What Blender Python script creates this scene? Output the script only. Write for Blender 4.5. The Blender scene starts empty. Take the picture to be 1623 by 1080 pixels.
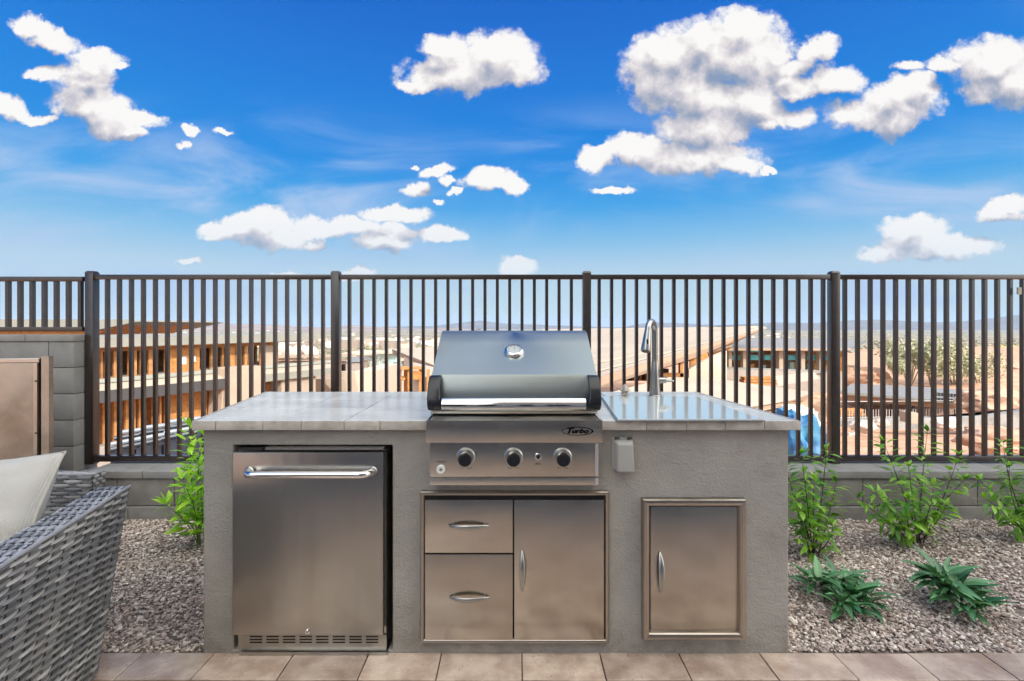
import bpy, bmesh, math, random
import numpy as np
from mathutils import Vector, Matrix, noise as mnoise
rnd = random.Random(7)
npr = np.random.RandomState(7)
SC = bpy.context.scene
COL = SC.collection
R = math.radians
F_PX, CX, CY, CAMZ = 766.4, 815.0, 517.0, 1.345

# ------------------------------------------------------------------ camera
cam_d = bpy.data.cameras.new('camera'); cam = bpy.data.objects.new('camera', cam_d); COL.objects.link(cam)
cam_d.sensor_width = 36.0; cam_d.lens = 17.0
cam_d.shift_x = -3.5/1623; cam_d.shift_y = -23.0/1623
cam.location = (0, 0, CAMZ); cam.rotation_euler = (R(90), 0, 0)
cam_d.clip_start = 0.05; cam_d.clip_end = 60000
SC.camera = cam
SC.view_settings.view_transform = 'Standard'; SC.view_settings.look = 'None'
SC.view_settings.gamma = 1; SC.view_settings.use_curve_mapping = False
SC.view_settings.exposure = 0.4
SC.cycles.use_denoising = True; SC.cycles.use_adaptive_sampling = True; SC.cycles.adaptive_threshold = 0.02
SC.cycles.max_bounces = 8; SC.cycles.diffuse_bounces = 3; SC.cycles.glossy_bounces = 3
SC.cycles.volume_bounces = 0
SC.cycles.sample_clamp_indirect = 6

# ------------------------------------------------------------------ sun and sky
SUN_EL, SUN_AZ = R(35), R(145)          # azimuth clockwise from +Y
sunv = Vector((math.sin(SUN_AZ)*math.cos(SUN_EL), math.cos(SUN_AZ)*math.cos(SUN_EL), math.sin(SUN_EL)))
sl = bpy.data.lights.new('sun', 'SUN'); sl.energy = 3.5; sl.angle = R(0.5); sl.color = (1.0, 0.93, 0.83)
so = bpy.data.objects.new('sun', sl); COL.objects.link(so)
so.rotation_euler = sunv.to_track_quat('Z', 'Y').to_euler(); so.location = (20, -20, 30)

W = bpy.data.worlds.new('World'); SC.world = W; W.use_nodes = True
wt = W.node_tree; wt.nodes.clear()

class NB:
    """small node builder"""
    def __init__(s, t): s.t = t
    def n(s, typ, **kw):
        nd = s.t.nodes.new(typ)
        for k, v in kw.items(): setattr(nd, k, v)
        return nd
    def set(s, sock, v):
        if isinstance(v, bpy.types.NodeSocket): s.t.links.new(v, sock)
        elif v is not None: sock.default_value = v
    def m(s, op, a, b=None, c=None, clamp=False):
        nd = s.n('ShaderNodeMath', operation=op); nd.use_clamp = clamp
        s.set(nd.inputs[0], a)
        if b is not None: s.set(nd.inputs[1], b)
        if c is not None: s.set(nd.inputs[2], c)
        return nd.outputs[0]
    def vm(s, op, a, b=None, sc=None):
        nd = s.n('ShaderNodeVectorMath', operation=op); s.set(nd.inputs[0], a)
        if b is not None: s.set(nd.inputs[1], b)
        if sc is not None: s.set(nd.inputs['Scale'], sc)
        return nd.outputs['Value'] if op in ('DOT_PRODUCT', 'LENGTH') else nd.outputs[0]
    def noise(s, v, scale, detail=4, rough=0.5, dist=0.0, col=False, lac=2.0):
        nd = s.n('ShaderNodeTexNoise'); s.set(nd.inputs['Vector'], v)
        nd.inputs['Scale'].default_value = scale; nd.inputs['Detail'].default_value = detail
        nd.inputs['Roughness'].default_value = rough; nd.inputs['Distortion'].default_value = dist
        nd.inputs['Lacunarity'].default_value = lac
        return nd.outputs['Color'] if col else nd.outputs['Fac']
    def ramp(s, f, stops, interp='LINEAR'):
        nd = s.n('ShaderNodeValToRGB'); cr = nd.color_ramp; cr.interpolation = interp
        while len(cr.elements) > 1: cr.elements.remove(cr.elements[-1])
        cr.elements[0].position = stops[0][0]; cr.elements[0].color = (*stops[0][1], 1)
        for p, c in stops[1:]:
            e = cr.elements.new(p); e.color = (*c, 1)
        s.set(nd.inputs[0], f); return nd.outputs[0]
    def mix(s, f, a, b, mode='MIX'):
        nd = s.n('ShaderNodeMix', data_type='RGBA', blend_type=mode)
        s.set(nd.inputs[0], f); s.set(nd.inputs[6], a if isinstance(a, bpy.types.NodeSocket) else (*a, 1))
        s.set(nd.inputs[7], b if isinstance(b, bpy.types.NodeSocket) else (*b, 1)); return nd.outputs[2]
    def smooth(s, v, lo, hi, a=0.0, b=1.0):
        nd = s.n('ShaderNodeMapRange', interpolation_type='SMOOTHSTEP')
        s.set(nd.inputs['Value'], v); nd.inputs['From Min'].default_value = lo; nd.inputs['From Max'].default_value = hi
        nd.inputs['To Min'].default_value = a; nd.inputs['To Max'].default_value = b; return nd.outputs[0]

def lin(r, g, b):
    f = lambda c: (c/255/12.92) if c/255 <= 0.04045 else ((c/255+0.055)/1.055)**2.4
    return (f(r), f(g), f(b))

B = NB(wt)
tc = B.n('ShaderNodeTexCoord'); D = tc.outputs['Generated']
sx = B.n('ShaderNodeSeparateXYZ'); B.set(sx.inputs[0], D)
ay = B.m('MAXIMUM', B.m('ABSOLUTE', sx.outputs[1]), 0.06)
cu = B.m('DIVIDE', sx.outputs[0], ay); cv = B.m('DIVIDE', sx.outputs[2], ay)
cmb = B.n('ShaderNodeCombineXYZ'); B.set(cmb.inputs[0], cu); B.set(cmb.inputs[1], cv); P2 = cmb.outputs[0]
el = sx.outputs[2]
# clear-sky colour by elevation
grad = B.ramp(B.m('MAXIMUM', el, 0.0), [(0.0, lin(214, 226, 228)), (0.03, lin(196, 221, 230)), (0.11, lin(180, 211, 232)),
      (0.17, lin(130, 192, 234)), (0.235, lin(58, 164, 234)), (0.31, lin(0, 140, 229)), (0.42, lin(0, 124, 221)), (0.57, lin(0, 100, 207)), (1.0, lin(0, 116, 205))])
sky = B.n('ShaderNodeTexSky', sky_type='NISHITA'); sky.sun_disc = False
sky.sun_elevation = SUN_EL; sky.sun_rotation = SUN_AZ; sky.altitude = 700; sky.air_density = 1.0; sky.dust_density = 1.2
nish = B.vm('SCALE', sky.outputs[0], sc=0.16)
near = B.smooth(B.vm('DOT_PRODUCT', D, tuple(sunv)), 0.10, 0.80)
fill_sky = B.mix(near, grad, (3.5, 3.45, 3.2))  # unseen sky around the sun whitened and raised as added fill light
base = B.mix(0.02, fill_sky, nish)
# wispy cirrus
mp = B.n('ShaderNodeMapping'); B.set(mp.inputs[0], P2); mp.inputs['Rotation'].default_value = (0, 0, R(-14)); mp.inputs['Scale'].default_value = (1.0, 3.4, 1)
ci = B.noise(mp.outputs[0], 2.2, 6, 0.55, 0.7)
ci2 = B.noise(P2, 1.7, 3, 0.5)
cim = B.m('MULTIPLY', B.smooth(ci, 0.40, 0.72), B.smooth(ci2, 0.34, 0.56))
band = B.m('MULTIPLY', B.smooth(cv, 0.5, 0.24), B.smooth(cv, -0.02, 0.06))
cfac = B.m('MULTIPLY', B.m('MULTIPLY', cim, band), 1.15, clamp=True)
base = B.mix(cfac, base, lin(180, 205, 240))
# cumulus : soft ellipses joined in direction space, edges broken by noise
CL = [  # px x, y, rx, ry, rot
 (48,40,30,17,-30),(88,66,48,18,-24),(150,92,50,15,-12),(185,104,22,7,0),(135,120,50,30,-10),(72,114,34,11,-12),(150,168,72,34,-18),(205,188,52,16,-8),(205,212,26,11,-10),(172,204,34,16,-12),
 (8,168,34,20,-15),(62,188,24,9,-4),(298,202,13,8,0),(290,226,12,6,0),(356,205,20,5,-12),
 (700,72,38,19,8),(790,86,60,34,0),(735,112,88,34,-4),(812,118,46,26,0),(668,132,36,12,8),
 (1172,90,80,60,0),(1062,88,66,42,10),(1180,48,52,36,0),(1125,62,40,36,0),(1110,148,100,50,-14),(1195,165,48,42,0),(1120,200,85,32,-4),(1040,120,50,50,0),
 (1292,80,36,22,12),(1255,106,38,18,15),(1262,140,38,20,6),(1326,130,44,24,0),(1256,188,36,16,2),(1212,198,18,10,0),(1230,90,30,22,0),
 (944,247,28,21,25),(1012,236,46,24,-4),(1105,250,92,30,-4),(1170,262,32,17,-8),(960,232,24,9,0),
 (1425,158,62,32,4),(1360,184,54,22,2),(1418,195,30,28,0),(1455,140,34,22,0),(1578,100,68,46,0),(1502,102,30,13,-8),(1440,107,24,9,-4),(1610,130,60,44,0),(1560,140,38,26,0),
 (1213,268,12,5,0),(975,298,30,6,0),(775,286,46,19,-10),(812,296,24,13,-10),(696,270,30,8,12),(658,300,26,9,18),(714,283,12,7,0),(723,300,12,6,0),(694,316,10,5,0),(660,266,7,4,0),
 (412,358,60,28,-4),(352,366,34,15,0),(438,379,54,18,-8),(487,358,28,18,0),(552,362,64,16,-4),(500,383,20,8,4),
 (632,340,54,15,-3),(608,386,48,16,0),(628,374,34,14,6),(696,375,36,14,8),
 (1448,362,50,24,4),(1492,386,88,20,-4),(1400,398,44,13,6),(1602,326,34,16,10),(1585,343,40,11,6),
 (820,426,34,16,0),(300,412,22,6,4),(455,434,26,6,0),(560,434,30,7,0)]
def field(P, detail, coarse=False):
    w = B.noise(P, 8.0, 3 if coarse else 5, 0.68, col=True)
    w2 = B.vm('SCALE', B.vm('SUBTRACT', w, (0.5, 0.5, 0.5)), sc=0.075)
    q = B.vm('ADD', P, w2)
    q = B.vm('MULTIPLY', q, (1, 1, 0))
    rots = {}
    for dg in (0, -20, 12):
        if dg == 0: rots[dg] = q
        else:
            c_, s_ = math.cos(R(dg)), math.sin(R(dg)); cb_ = B.n('ShaderNodeCombineXYZ')
            B.set(cb_.inputs[0], B.vm('DOT_PRODUCT', q, (c_, s_, 0))); B.set(cb_.inputs[1], B.vm('DOT_PRODUCT', q, (-s_, c_, 0))); rots[dg] = cb_.outputs[0]
    cur = None
    for (x, y, rx, ry, rot) in CL:
        if coarse and rx < 30: continue
        dg = -20 if rot <= -14 else 12 if rot >= 9 else 0
        u0, v0 = (x-CX)/F_PX, (CY-y)/F_PX; c_, s_ = math.cos(R(dg)), math.sin(R(dg)); u1, v1 = u0*c_+v0*s_, -u0*s_+v0*c_
        ax, ay_ = F_PX/(rx*1.42), F_PX/(ry*1.42)
        ma = B.n('ShaderNodeVectorMath', operation='MULTIPLY_ADD'); B.set(ma.inputs[0], rots[dg]); ma.inputs[1].default_value = (ax, ay_, 0); ma.inputs[2].default_value = (-u1*ax, -v1*ay_, 0)
        v = B.vm('LENGTH', ma.outputs[0])
        cur = v if cur is None else B.m('SMOOTH_MIN', cur, v, 0.10)
    cur = B.m('MAXIMUM', B.m('SUBTRACT', 1.0, cur), 0.0)
    f1 = B.noise(P, 17, detail, 0.64)
    vo = B.n('ShaderNodeTexVoronoi', feature='F1'); B.set(vo.inputs['Vector'], B.vm('ADD', P, w2)); vo.inputs['Scale'].default_value = 30
    puff = B.m('MULTIPLY', B.m('SUBTRACT', 0.45, vo.outputs['Distance']), 0.24)
    tex = B.m('ADD', B.m('MULTIPLY', B.m('SUBTRACT', f1, 0.5), 1.0), puff)
    return B.m('ADD', cur, B.m('MULTIPLY', tex, B.smooth(cur, 0.0, 0.16))), cur
fA, rawA = field(P2, 8)
fB, _ = field(B.vm('ADD', P2, (0.012, 0.042, 0)), 4, True)
alpha = B.smooth(fA, 0.09, 0.42)
lit = B.m('ADD', B.m('MULTIPLY', B.m('SUBTRACT', fA, fB), 1.05), 0.60)
big = B.noise(P2, 7.0, 5, 0.6, 0.4)
lit = B.m('ADD', lit, B.m('MULTIPLY', B.m('SUBTRACT', big, 0.5), 0.8))
ccol = B.ramp(lit, [(0.0, lin(138, 158, 190)), (0.25, lin(172, 178, 195)), (0.48, lin(206, 203, 212)), (0.70, lin(236, 230, 230)), (0.92, (1.0, 0.98, 0.96))])
ccol = B.mix(B.smooth(cv, 0.04, 0.30, 0.45, 0.0), ccol, lin(190, 214, 235))
yfade = B.smooth(B.m('ABSOLUTE', sx.outputs[1]), 0.2, 0.45)
alpha = B.m('MULTIPLY', alpha, yfade)
alpha = B.m('MULTIPLY', alpha, B.smooth(cv, -0.01, 0.03))
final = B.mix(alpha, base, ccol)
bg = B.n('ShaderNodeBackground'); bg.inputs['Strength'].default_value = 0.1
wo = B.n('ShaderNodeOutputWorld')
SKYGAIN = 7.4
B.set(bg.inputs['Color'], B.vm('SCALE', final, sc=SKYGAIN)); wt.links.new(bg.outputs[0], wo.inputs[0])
W.cycles.sampling_method = 'MANUAL'; W.cycles.sample_map_resolution = 512

# ------------------------------------------------------------------ helpers
def X(px, d): return (px-CX)/F_PX*d
def Z(py, d): return CAMZ-(py-CY)/F_PX*d
def P(px, py, d): return Vector((X(px, d), d, Z(py, d)))

def mat(name, col, rough=0.6, metal=0.0, var=0.0, vscale=8.0, bump=0.0, bscale=60.0, spec=0.5, col2=None, stretch=None,
        rvar=0.0, coat=0.0, objrnd=0.0, aniso=0.0, detail=6, bdist=0.01, trans=0.0):
    m = bpy.data.materials.new(name); m.use_nodes = True; t = m.node_tree; b = t.nodes['Principled BSDF']; n = NB(t)
    b.inputs['Roughness'].default_value = rough; b.inputs['Metallic'].default_value = metal
    b.inputs['Specular IOR Level'].default_value = spec
    if coat: b.inputs['Coat Weight'].default_value = coat; b.inputs['Coat Roughness'].default_value = 0.08
    tcn = n.n('ShaderNodeTexCoord'); v = tcn.outputs['Object']
    if stretch:
        mp = n.n('ShaderNodeMapping'); n.set(mp.inputs[0], v); mp.inputs['Scale'].default_value = stretch; vs = mp.outputs[0]
    else: vs = v
    c = None
    if var or col2:
        f = n.noise(vs, vscale, detail, 0.6)
        f = n.smooth(f, 0.3, 0.7)
        if col2 is None:
            lo = tuple(max(0, x*(1-var)) for x in col); hi = tuple(x*(1+var) for x in col)
        else: lo, hi = col, col2
        c = n.mix(f, lo, hi)
        if rvar: n.set(b.inputs['Roughness'], n.m('ADD', n.m('MULTIPLY', n.m('SUBTRACT', n.noise(vs, vscale*1.7, 4, .6), .5), rvar), rough))
    if objrnd:
        oi = n.n('ShaderNodeObjectInfo')
        k = n.m('ADD', n.m('MULTIPLY', oi.outputs['Random'], objrnd*2), 1-objrnd)
        c = n.vm('SCALE', c if c is not None else col, sc=k) if c is not None else n.vm('SCALE', n.mix(0.0, col, col), sc=k)
    if c is not None: n.set(b.inputs['Base Color'], c)
    else: b.inputs['Base Color'].default_value = (*col, 1)
    if bump:
        bn = n.n('ShaderNodeBump'); bn.inputs['Strength'].default_value = bump; bn.inputs['Distance'].default_value = bdist
        n.set(bn.inputs['Height'], n.noise(vs, bscale, 6, 0.65)); n.set(b.inputs['Normal'], bn.outputs[0])
    if aniso:
        b.inputs['Anisotropic'].default_value = aniso
    return m

def link(name, me, m=None, parent=None, loc=None):
    o = bpy.data.objects.new(name, me); COL.objects.link(o)
    if m is not None and me is not None and not me.materials: me.materials.append(m)
    if parent is not None: o.parent = parent; o.matrix_parent_inverse = parent.matrix_basis.inverted()
    if loc is not None: o.location = loc
    return o

def from_bm(name, bm, m, parent=None, smooth=False):
    bmesh.ops.recalc_face_normals(bm, faces=bm.faces[:])
    me = bpy.data.meshes.new(name); bm.to_mesh(me); bm.free()
    if smooth:
        for p in me.polygons: p.use_smooth = True
        try: me.set_sharp_from_angle(angle=R(35))
        except Exception: pass
    return link(name, me, m, parent)

def empty(name, loc, label, cat, group=None):
    o = bpy.data.objects.new(name, None); COL.objects.link(o); o.location = loc
    o['label'] = label; o['category'] = cat
    if group: o['group'] = group
    return o
def tag(o, label, cat, group=None):
    o['label'] = label; o['category'] = cat
    if group: o['group'] = group
    return o
def struct(o): o['kind'] = 'structure'; return o
def stuff(o): o['kind'] = 'stuff'; return o

def add_hexa(bm, b4, t4):
    vs = [bm.verts.new(p) for p in list(b4)+list(t4)]
    for f in ((3, 2, 1, 0), (4, 5, 6, 7), (0, 1, 5, 4), (1, 2, 6, 5), (2, 3, 7, 6), (3, 0, 4, 7)):
        bm.faces.new([vs[i] for i in f])
    return vs
def add_box(bm, x0, x1, y0, y1, z0, z1):
    return add_hexa(bm, [(x0,y0,z0),(x1,y0,z0),(x1,y1,z0),(x0,y1,z0)], [(x0,y0,z1),(x1,y0,z1),(x1,y1,z1),(x0,y1,z1)])
def bev(bm, off, seg=2, verts=None):
    if off <= 0: return
    bmesh.ops.recalc_face_normals(bm, faces=bm.faces[:])
    es = [e for e in bm.edges if len(e.link_faces) == 2 and e.calc_face_angle(0) > R(25)]
    bmesh.ops.bevel(bm, geom=es, offset=off, segments=seg, profile=0.6, affect='EDGES')
def box(name, x0, x1, y0, y1, z0, z1, m, parent=None, bevel=0.0, seg=2):
    bm = bmesh.new(); add_box(bm, min(x0,x1), max(x0,x1), min(y0,y1), max(y0,y1), min(z0,z1), max(z0,z1)); bev(bm, bevel, seg)
    return from_bm(name, bm, m, parent, smooth=bevel > 0)
def pbox(name, px0, px1, py0, py1, d0, d1, m, parent=None, bevel=0.0, seg=2):
    return box(name, X(px0,d0), X(px1,d0), d0, d1, Z(py1,d0), Z(py0,d0), m, parent, bevel, seg)
def hexa(name, b4, t4, m, parent=None, bevel=0.0):
    bm = bmesh.new(); add_hexa(bm, b4, t4); bev(bm, bevel); return from_bm(name, bm, m, parent)
def slab(name, pts, th, m, parent=None):
    """polygon pts extruded by vector th"""
    bm = bmesh.new(); th = Vector(th)
    a = [bm.verts.new(p) for p in pts]; b = [bm.verts.new(Vector(p)+th) for p in pts]; n = len(pts)
    bm.faces.new(a); bm.faces.new(b[::-1])
    for i in range(n): bm.faces.new((a[i], b[i], b[(i+1) % n], a[(i+1) % n]))
    bmesh.ops.triangulate(bm, faces=[f for f in bm.faces if len(f.verts) > 4])
    return from_bm(name, bm, m, parent)
def add_extr(bm, prof, x0, x1):
    """profile [(y,z)] extruded along x"""
    a = [bm.verts.new((x0, y, z)) for y, z in prof]; b = [bm.verts.new((x1, y, z)) for y, z in prof]; n = len(prof)
    bm.faces.new(a); bm.faces.new(b[::-1])
    for i in range(n): bm.faces.new((a[i], b[i], b[(i+1) % n], a[(i+1) % n]))
def add_tube(bm, pts, rad, n=10, cap=True):
    pts = [Vector(p) for p in pts]; rings = []
    rads = rad if isinstance(rad, (list, tuple)) else [rad]*len(pts)
    up = None
    for i, p in enumerate(pts):
        t = (pts[min(i+1, len(pts)-1)]-pts[max(i-1, 0)]).normalized()
        if up is None: up = t.orthogonal().normalized()
        up = (up - t*up.dot(t)).normalized(); s = t.cross(up)
        r = rads[i]; ra, rb = r if isinstance(r, tuple) else (r, r)
        rings.append([bm.verts.new(p+up*math.cos(2*math.pi*k/n)*ra+s*math.sin(2*math.pi*k/n)*rb) for k in range(n)])
    for i in range(len(rings)-1):
        for k in range(n): bm.faces.new((rings[i][k], rings[i][(k+1) % n], rings[i+1][(k+1) % n], rings[i+1][k]))
    if cap: bm.faces.new(rings[0][::-1]); bm.faces.new(rings[-1])
def tube(name, pts, rad, m, parent=None, n=12):
    bm = bmesh.new(); add_tube(bm, pts, rad, n); return from_bm(name, bm, m, parent, smooth=True)
def lathe(name, prof, c, m, parent=None, axis='y', n=32, rot=None):
    """prof [(r,h)] revolved round axis through c; axis -y points to the camera side"""
    bm = bmesh.new(); rings = []
    for r, h in prof:
        ring = []
        for k in range(n):
            a = 2*math.pi*k/n
            if axis == 'y': p = Vector((r*math.cos(a), -h, r*math.sin(a)))
            elif axis == 'x': p = Vector((h, r*math.cos(a), r*math.sin(a)))
            else: p = Vector((r*math.cos(a), r*math.sin(a), h))
            if rot is not None: p = rot @ p
            ring.append(bm.verts.new(Vector(c)+p))
        rings.append(ring)
    for i in range(len(rings)-1):
        for k in range(n): bm.faces.new((rings[i][k], rings[i][(k+1) % n], rings[i+1][(k+1) % n], rings[i+1][k]))
    bm.faces.new(rings[0][::-1]); bm.faces.new(rings[-1])
    return from_bm(name, bm, m, parent, smooth=True)
def ring_loft(name, x0, x1, z0, z1, steps, m, parent=None):
    """rectangular picture-frame moulding; steps [(inset, y)]"""
    bm = bmesh.new(); loops = []
    for ins, y in steps:
        loops.append([bm.verts.new(p) for p in ((x0+ins,y,z0+ins),(x1-ins,y,z0+ins),(x1-ins,y,z1-ins),(x0+ins,y,z1-ins))])
    for a, b in zip(loops, loops[1:]):
        for k in range(4): bm.faces.new((a[k], a[(k+1) % 4], b[(k+1) % 4], b[k]))
    return from_bm(name, bm, m, parent)
def arc_handle(name, c, length, wid, bow, axis, m, parent=None):
    """crescent pull bowed towards the camera"""
    n = 18; bm = bmesh.new(); pts = []; rads = []
    for i in range(n+1):
        t = i/n; s = math.sin(math.pi*t); a = (t-0.5)*length
        y = c[1]-0.004-bow*s**0.8
        pts.append((c[0]+a, y, c[2]) if axis == 'x' else (c[0], y, c[2]+a))
        r = 0.0022+(wid/2-0.0022)*s**0.7
        rads.append(r)
    # flat-ish blade: build ring manually
    rings = []; k = 10
    for p, r in zip(pts, rads):
        rg = []
        for j in range(k):
            a = 2*math.pi*j/k; w = r*math.cos(a); d = 0.35*r*math.sin(a)
            rg.append(bm.verts.new((p[0], p[1]+d, p[2]+w) if axis == 'x' else (p[0]+w, p[1]+d, p[2])))
        rings.append(rg)
    for i in range(n):
        for j in range(k): bm.faces.new((rings[i][j], rings[i][(j+1) % k], rings[i+1][(j+1) % k], rings[i+1][j]))
    bm.faces.new(rings[0][::-1]); bm.faces.new(rings[-1])
    for e in (0, 1):   # little feet
        p = pts[2 if e == 0 else n-2]
        add_tube(bm, [(p[0], p[1], p[2]), (p[0], c[1]+0.004, p[2])], 0.004, 8)
    return from_bm(name, bm, m, parent, smooth=True)

# ------------------------------------------------------------------ materials
def brushed(name, col, rough, dirn='x', amt=0.10, warp=0.30):
    m = bpy.data.materials.new(name); m.use_nodes = True; t = m.node_tree; b = t.nodes['Principled BSDF']; n = NB(t)
    g = n.n('ShaderNodeTexCoord').outputs['Object']
    mp = n.n('ShaderNodeMapping'); n.set(mp.inputs[0], g)
    mp.inputs['Scale'].default_value = (2, 400, 400) if dirn == 'x' else (400, 400, 2)
    f = n.noise(mp.outputs[0], 1.6, 3, 0.6)
    f2 = n.noise(g, 2.3, 3, 0.5)
    sm = n.noise(g, 9, 6, 0.7)
    k = n.m('ADD', n.m('MULTIPLY', f, 0.16), n.m('ADD', n.m('MULTIPLY', f2, 0.12), 0.86))
    n.set(b.inputs['Base Color'], n.vm('SCALE', n.mix(n.smooth(f2, .35, .65), col, tuple(c*q for c, q in zip(col, (1.0, .96, .90)))), sc=k))
    b.inputs['Metallic'].default_value = 1.0
    n.set(b.inputs['Roughness'], n.m('ADD', n.m('ADD', n.m('MULTIPLY', n.m('SUBTRACT', f, .5), amt), n.m('MULTIPLY', n.m('SUBTRACT', sm, .5), 0.10)), rough))
    b.inputs['Anisotropic'].default_value = 0.6
    bn = n.n('ShaderNodeBump'); bn.inputs['Strength'].default_value = 0.05; bn.inputs['Distance'].default_value = 0.001
    n.set(bn.inputs['Height'], f)
    bn2 = n.n('ShaderNodeBump'); bn2.inputs['Strength'].default_value = 0.10 if warp else 0.03; bn2.inputs['Distance'].default_value = 0.02
    n.set(bn2.inputs['Height'], n.noise(g, 2.0, 2, 0.5)); n.set(bn2.inputs['Normal'], bn.outputs[0])
    bn3 = n.n('ShaderNodeBump'); bn3.inputs['Strength'].default_value = warp; bn3.inputs['Distance'].default_value = 0.02
    mp3 = n.n('ShaderNodeMapping'); n.set(mp3.inputs[0], g); mp3.inputs['Scale'].default_value = (9, 9, 0.7)
    n.set(bn3.inputs['Height'], n.noise(mp3.outputs[0], 1.0, 2, 0.4)); n.set(bn3.inputs['Normal'], bn2.outputs[0])
    n.set(b.inputs['Normal'], bn3.outputs[0])
    return m
HOODS = brushed('hood_steel', (0.33, 0.375, 0.38), 0.34, warp=0.0)
STEEL = brushed('brushed_steel', (0.60, 0.57, 0.53), 0.30)
STEELD = brushed('brushed_steel_door', (0.42, 0.41, 0.395), 0.30, amt=0.03)
STEELV = brushed('brushed_steel_upright', (0.52, 0.49, 0.45), 0.23, 'z', amt=0.05)
FRM = brushed('frame_steel', (0.42, 0.38, 0.34), 0.32, 'z')
CHROME = mat('polished_steel', (0.74, 0.73, 0.71), 0.10, 1.0)
NICKEL = mat('satin_nickel', (0.40, 0.40, 0.385), 0.32, 1.0)
BLACK = mat('black_gap', (0.008, 0.008, 0.008), 0.7)
BLKPL = mat('black_enamel', (0.008, 0.010, 0.014), 0.30, coat=0.2, spec=.35)
DKGREY = mat('dark_plastic', (0.03, 0.03, 0.032), 0.5)
WHITEPL = mat('white_plastic', (0.75, 0.75, 0.72), 0.4)
STUCCO = mat('grey_stucco', (0.33, 0.315, 0.288), 0.9, var=0.17, vscale=1.7, bump=0.9, bscale=95, bdist=0.006, detail=8)
TILE = mat('counter_tile', (0.56, 0.54, 0.50), 0.24, var=0.11, vscale=4, rvar=0.15, bump=0.05, bscale=30, objrnd=0.07)
TILEE = mat('counter_edge_tile', (0.42, 0.39, 0.35), 0.55, var=0.2, vscale=14, bump=0.3, bscale=60, objrnd=0.1)
def pits(m):
    t = m.node_tree; b = t.nodes['Principled BSDF']; n = NB(t); src_ = b.inputs['Base Color'].links[0].from_socket
    mp = n.n('ShaderNodeMapping'); n.set(mp.inputs[0], n.n('ShaderNodeTexCoord').outputs['Object']); mp.inputs['Scale'].default_value = (1, .6, 1)
    f = n.m('MULTIPLY', n.smooth(n.noise(mp.outputs[0], 85, 5, .7), .60, .68), n.smooth(n.noise(mp.outputs[0], 5, 3, .6), .42, .6))
    n.set(b.inputs['Base Color'], n.mix(n.m('MULTIPLY', f, .75), src_, (.09, .065, .05)))
GROUT = mat('grout', (0.22, 0.21, 0.2), 0.9)
PAVER = mat('travertine', (0.31, 0.22, 0.17), 0.24, coat=.35, col2=(0.52, 0.42, 0.34), vscale=7, rvar=0.35, bump=0.45, bscale=22, objrnd=0.20, bdist=0.004)
pits(PAVER)
def trowel(m):
    t = m.node_tree; b = t.nodes['Principled BSDF']; n = NB(t); src_ = b.inputs['Normal'].links[0].from_socket; g = n.n('ShaderNodeTexCoord').outputs['Object']
    mp = n.n('ShaderNodeMapping'); n.set(mp.inputs[0], g); mp.inputs['Rotation'].default_value = (0, R(35), 0); mp.inputs['Scale'].default_value = (1, 1, 2.2)
    bn = n.n('ShaderNodeBump'); bn.inputs['Strength'].default_value = .38; bn.inputs['Distance'].default_value = .012
    n.set(bn.inputs['Height'], n.noise(mp.outputs[0], 9, 4, .55, 1.2)); n.set(bn.inputs['Normal'], src_); n.set(b.inputs['Normal'], bn.outputs[0])
    c0 = b.inputs['Base Color'].links[0].from_socket; sp = n.n('ShaderNodeSeparateXYZ'); n.set(sp.inputs[0], g)
    dirt = n.m('MULTIPLY', n.smooth(sp.outputs[2], .16, .0), n.smooth(n.noise(g, 11, 6, .7), .38, .62))
    st = n.m('MULTIPLY', n.smooth(n.noise(g, 3.2, 8, .68), .54, .66), .35)
    crack = n.n('ShaderNodeTexVoronoi', feature='DISTANCE_TO_EDGE'); n.set(crack.inputs['Vector'], n.vm('ADD', g, n.vm('SCALE', n.noise(g, 6, 5, .7, col=True), sc=.35))); crack.inputs['Scale'].default_value = 1.3
    ck = n.m('MULTIPLY', n.m('MULTIPLY', n.smooth(crack.outputs['Distance'], .0022, .0), n.smooth(n.noise(g, 1.7, 2, .5), .52, .6)), .6)
    c1 = n.mix(n.m('MULTIPLY', dirt, .55), c0, (.20, .165, .135)); c1 = n.mix(st, c1, (.24, .225, .20)); n.set(b.inputs['Base Color'], n.mix(ck, c1, (.12, .11, .10)))
trowel(STUCCO)
BLOCK = mat('concrete_block', (0.20, 0.19, 0.178), 0.92, var=0.16, vscale=9, bump=0.5, bscale=140, objrnd=0.08, bdist=0.004)
BLOCKL = mat('painted_block', (0.25, 0.245, 0.238), 0.9, var=0.12, vscale=6, bump=0.5, bscale=120, objrnd=0.05, bdist=0.004)
FENCE = mat('bronze_fence_paint', (0.030, 0.020, 0.018), 0.28, 0.12, spec=0.8, var=0.15, vscale=20, coat=0.25, bump=0.06, bscale=200)
GLASS = mat('white_back_glass', (0.58, 0.61, 0.59), 0.06, spec=0.8, coat=0.5)
TAUPE = mat('grey_weatherproof_plastic', (0.33, 0.325, 0.31), 0.5, var=0.05, vscale=4)
FABRIC = None

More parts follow.
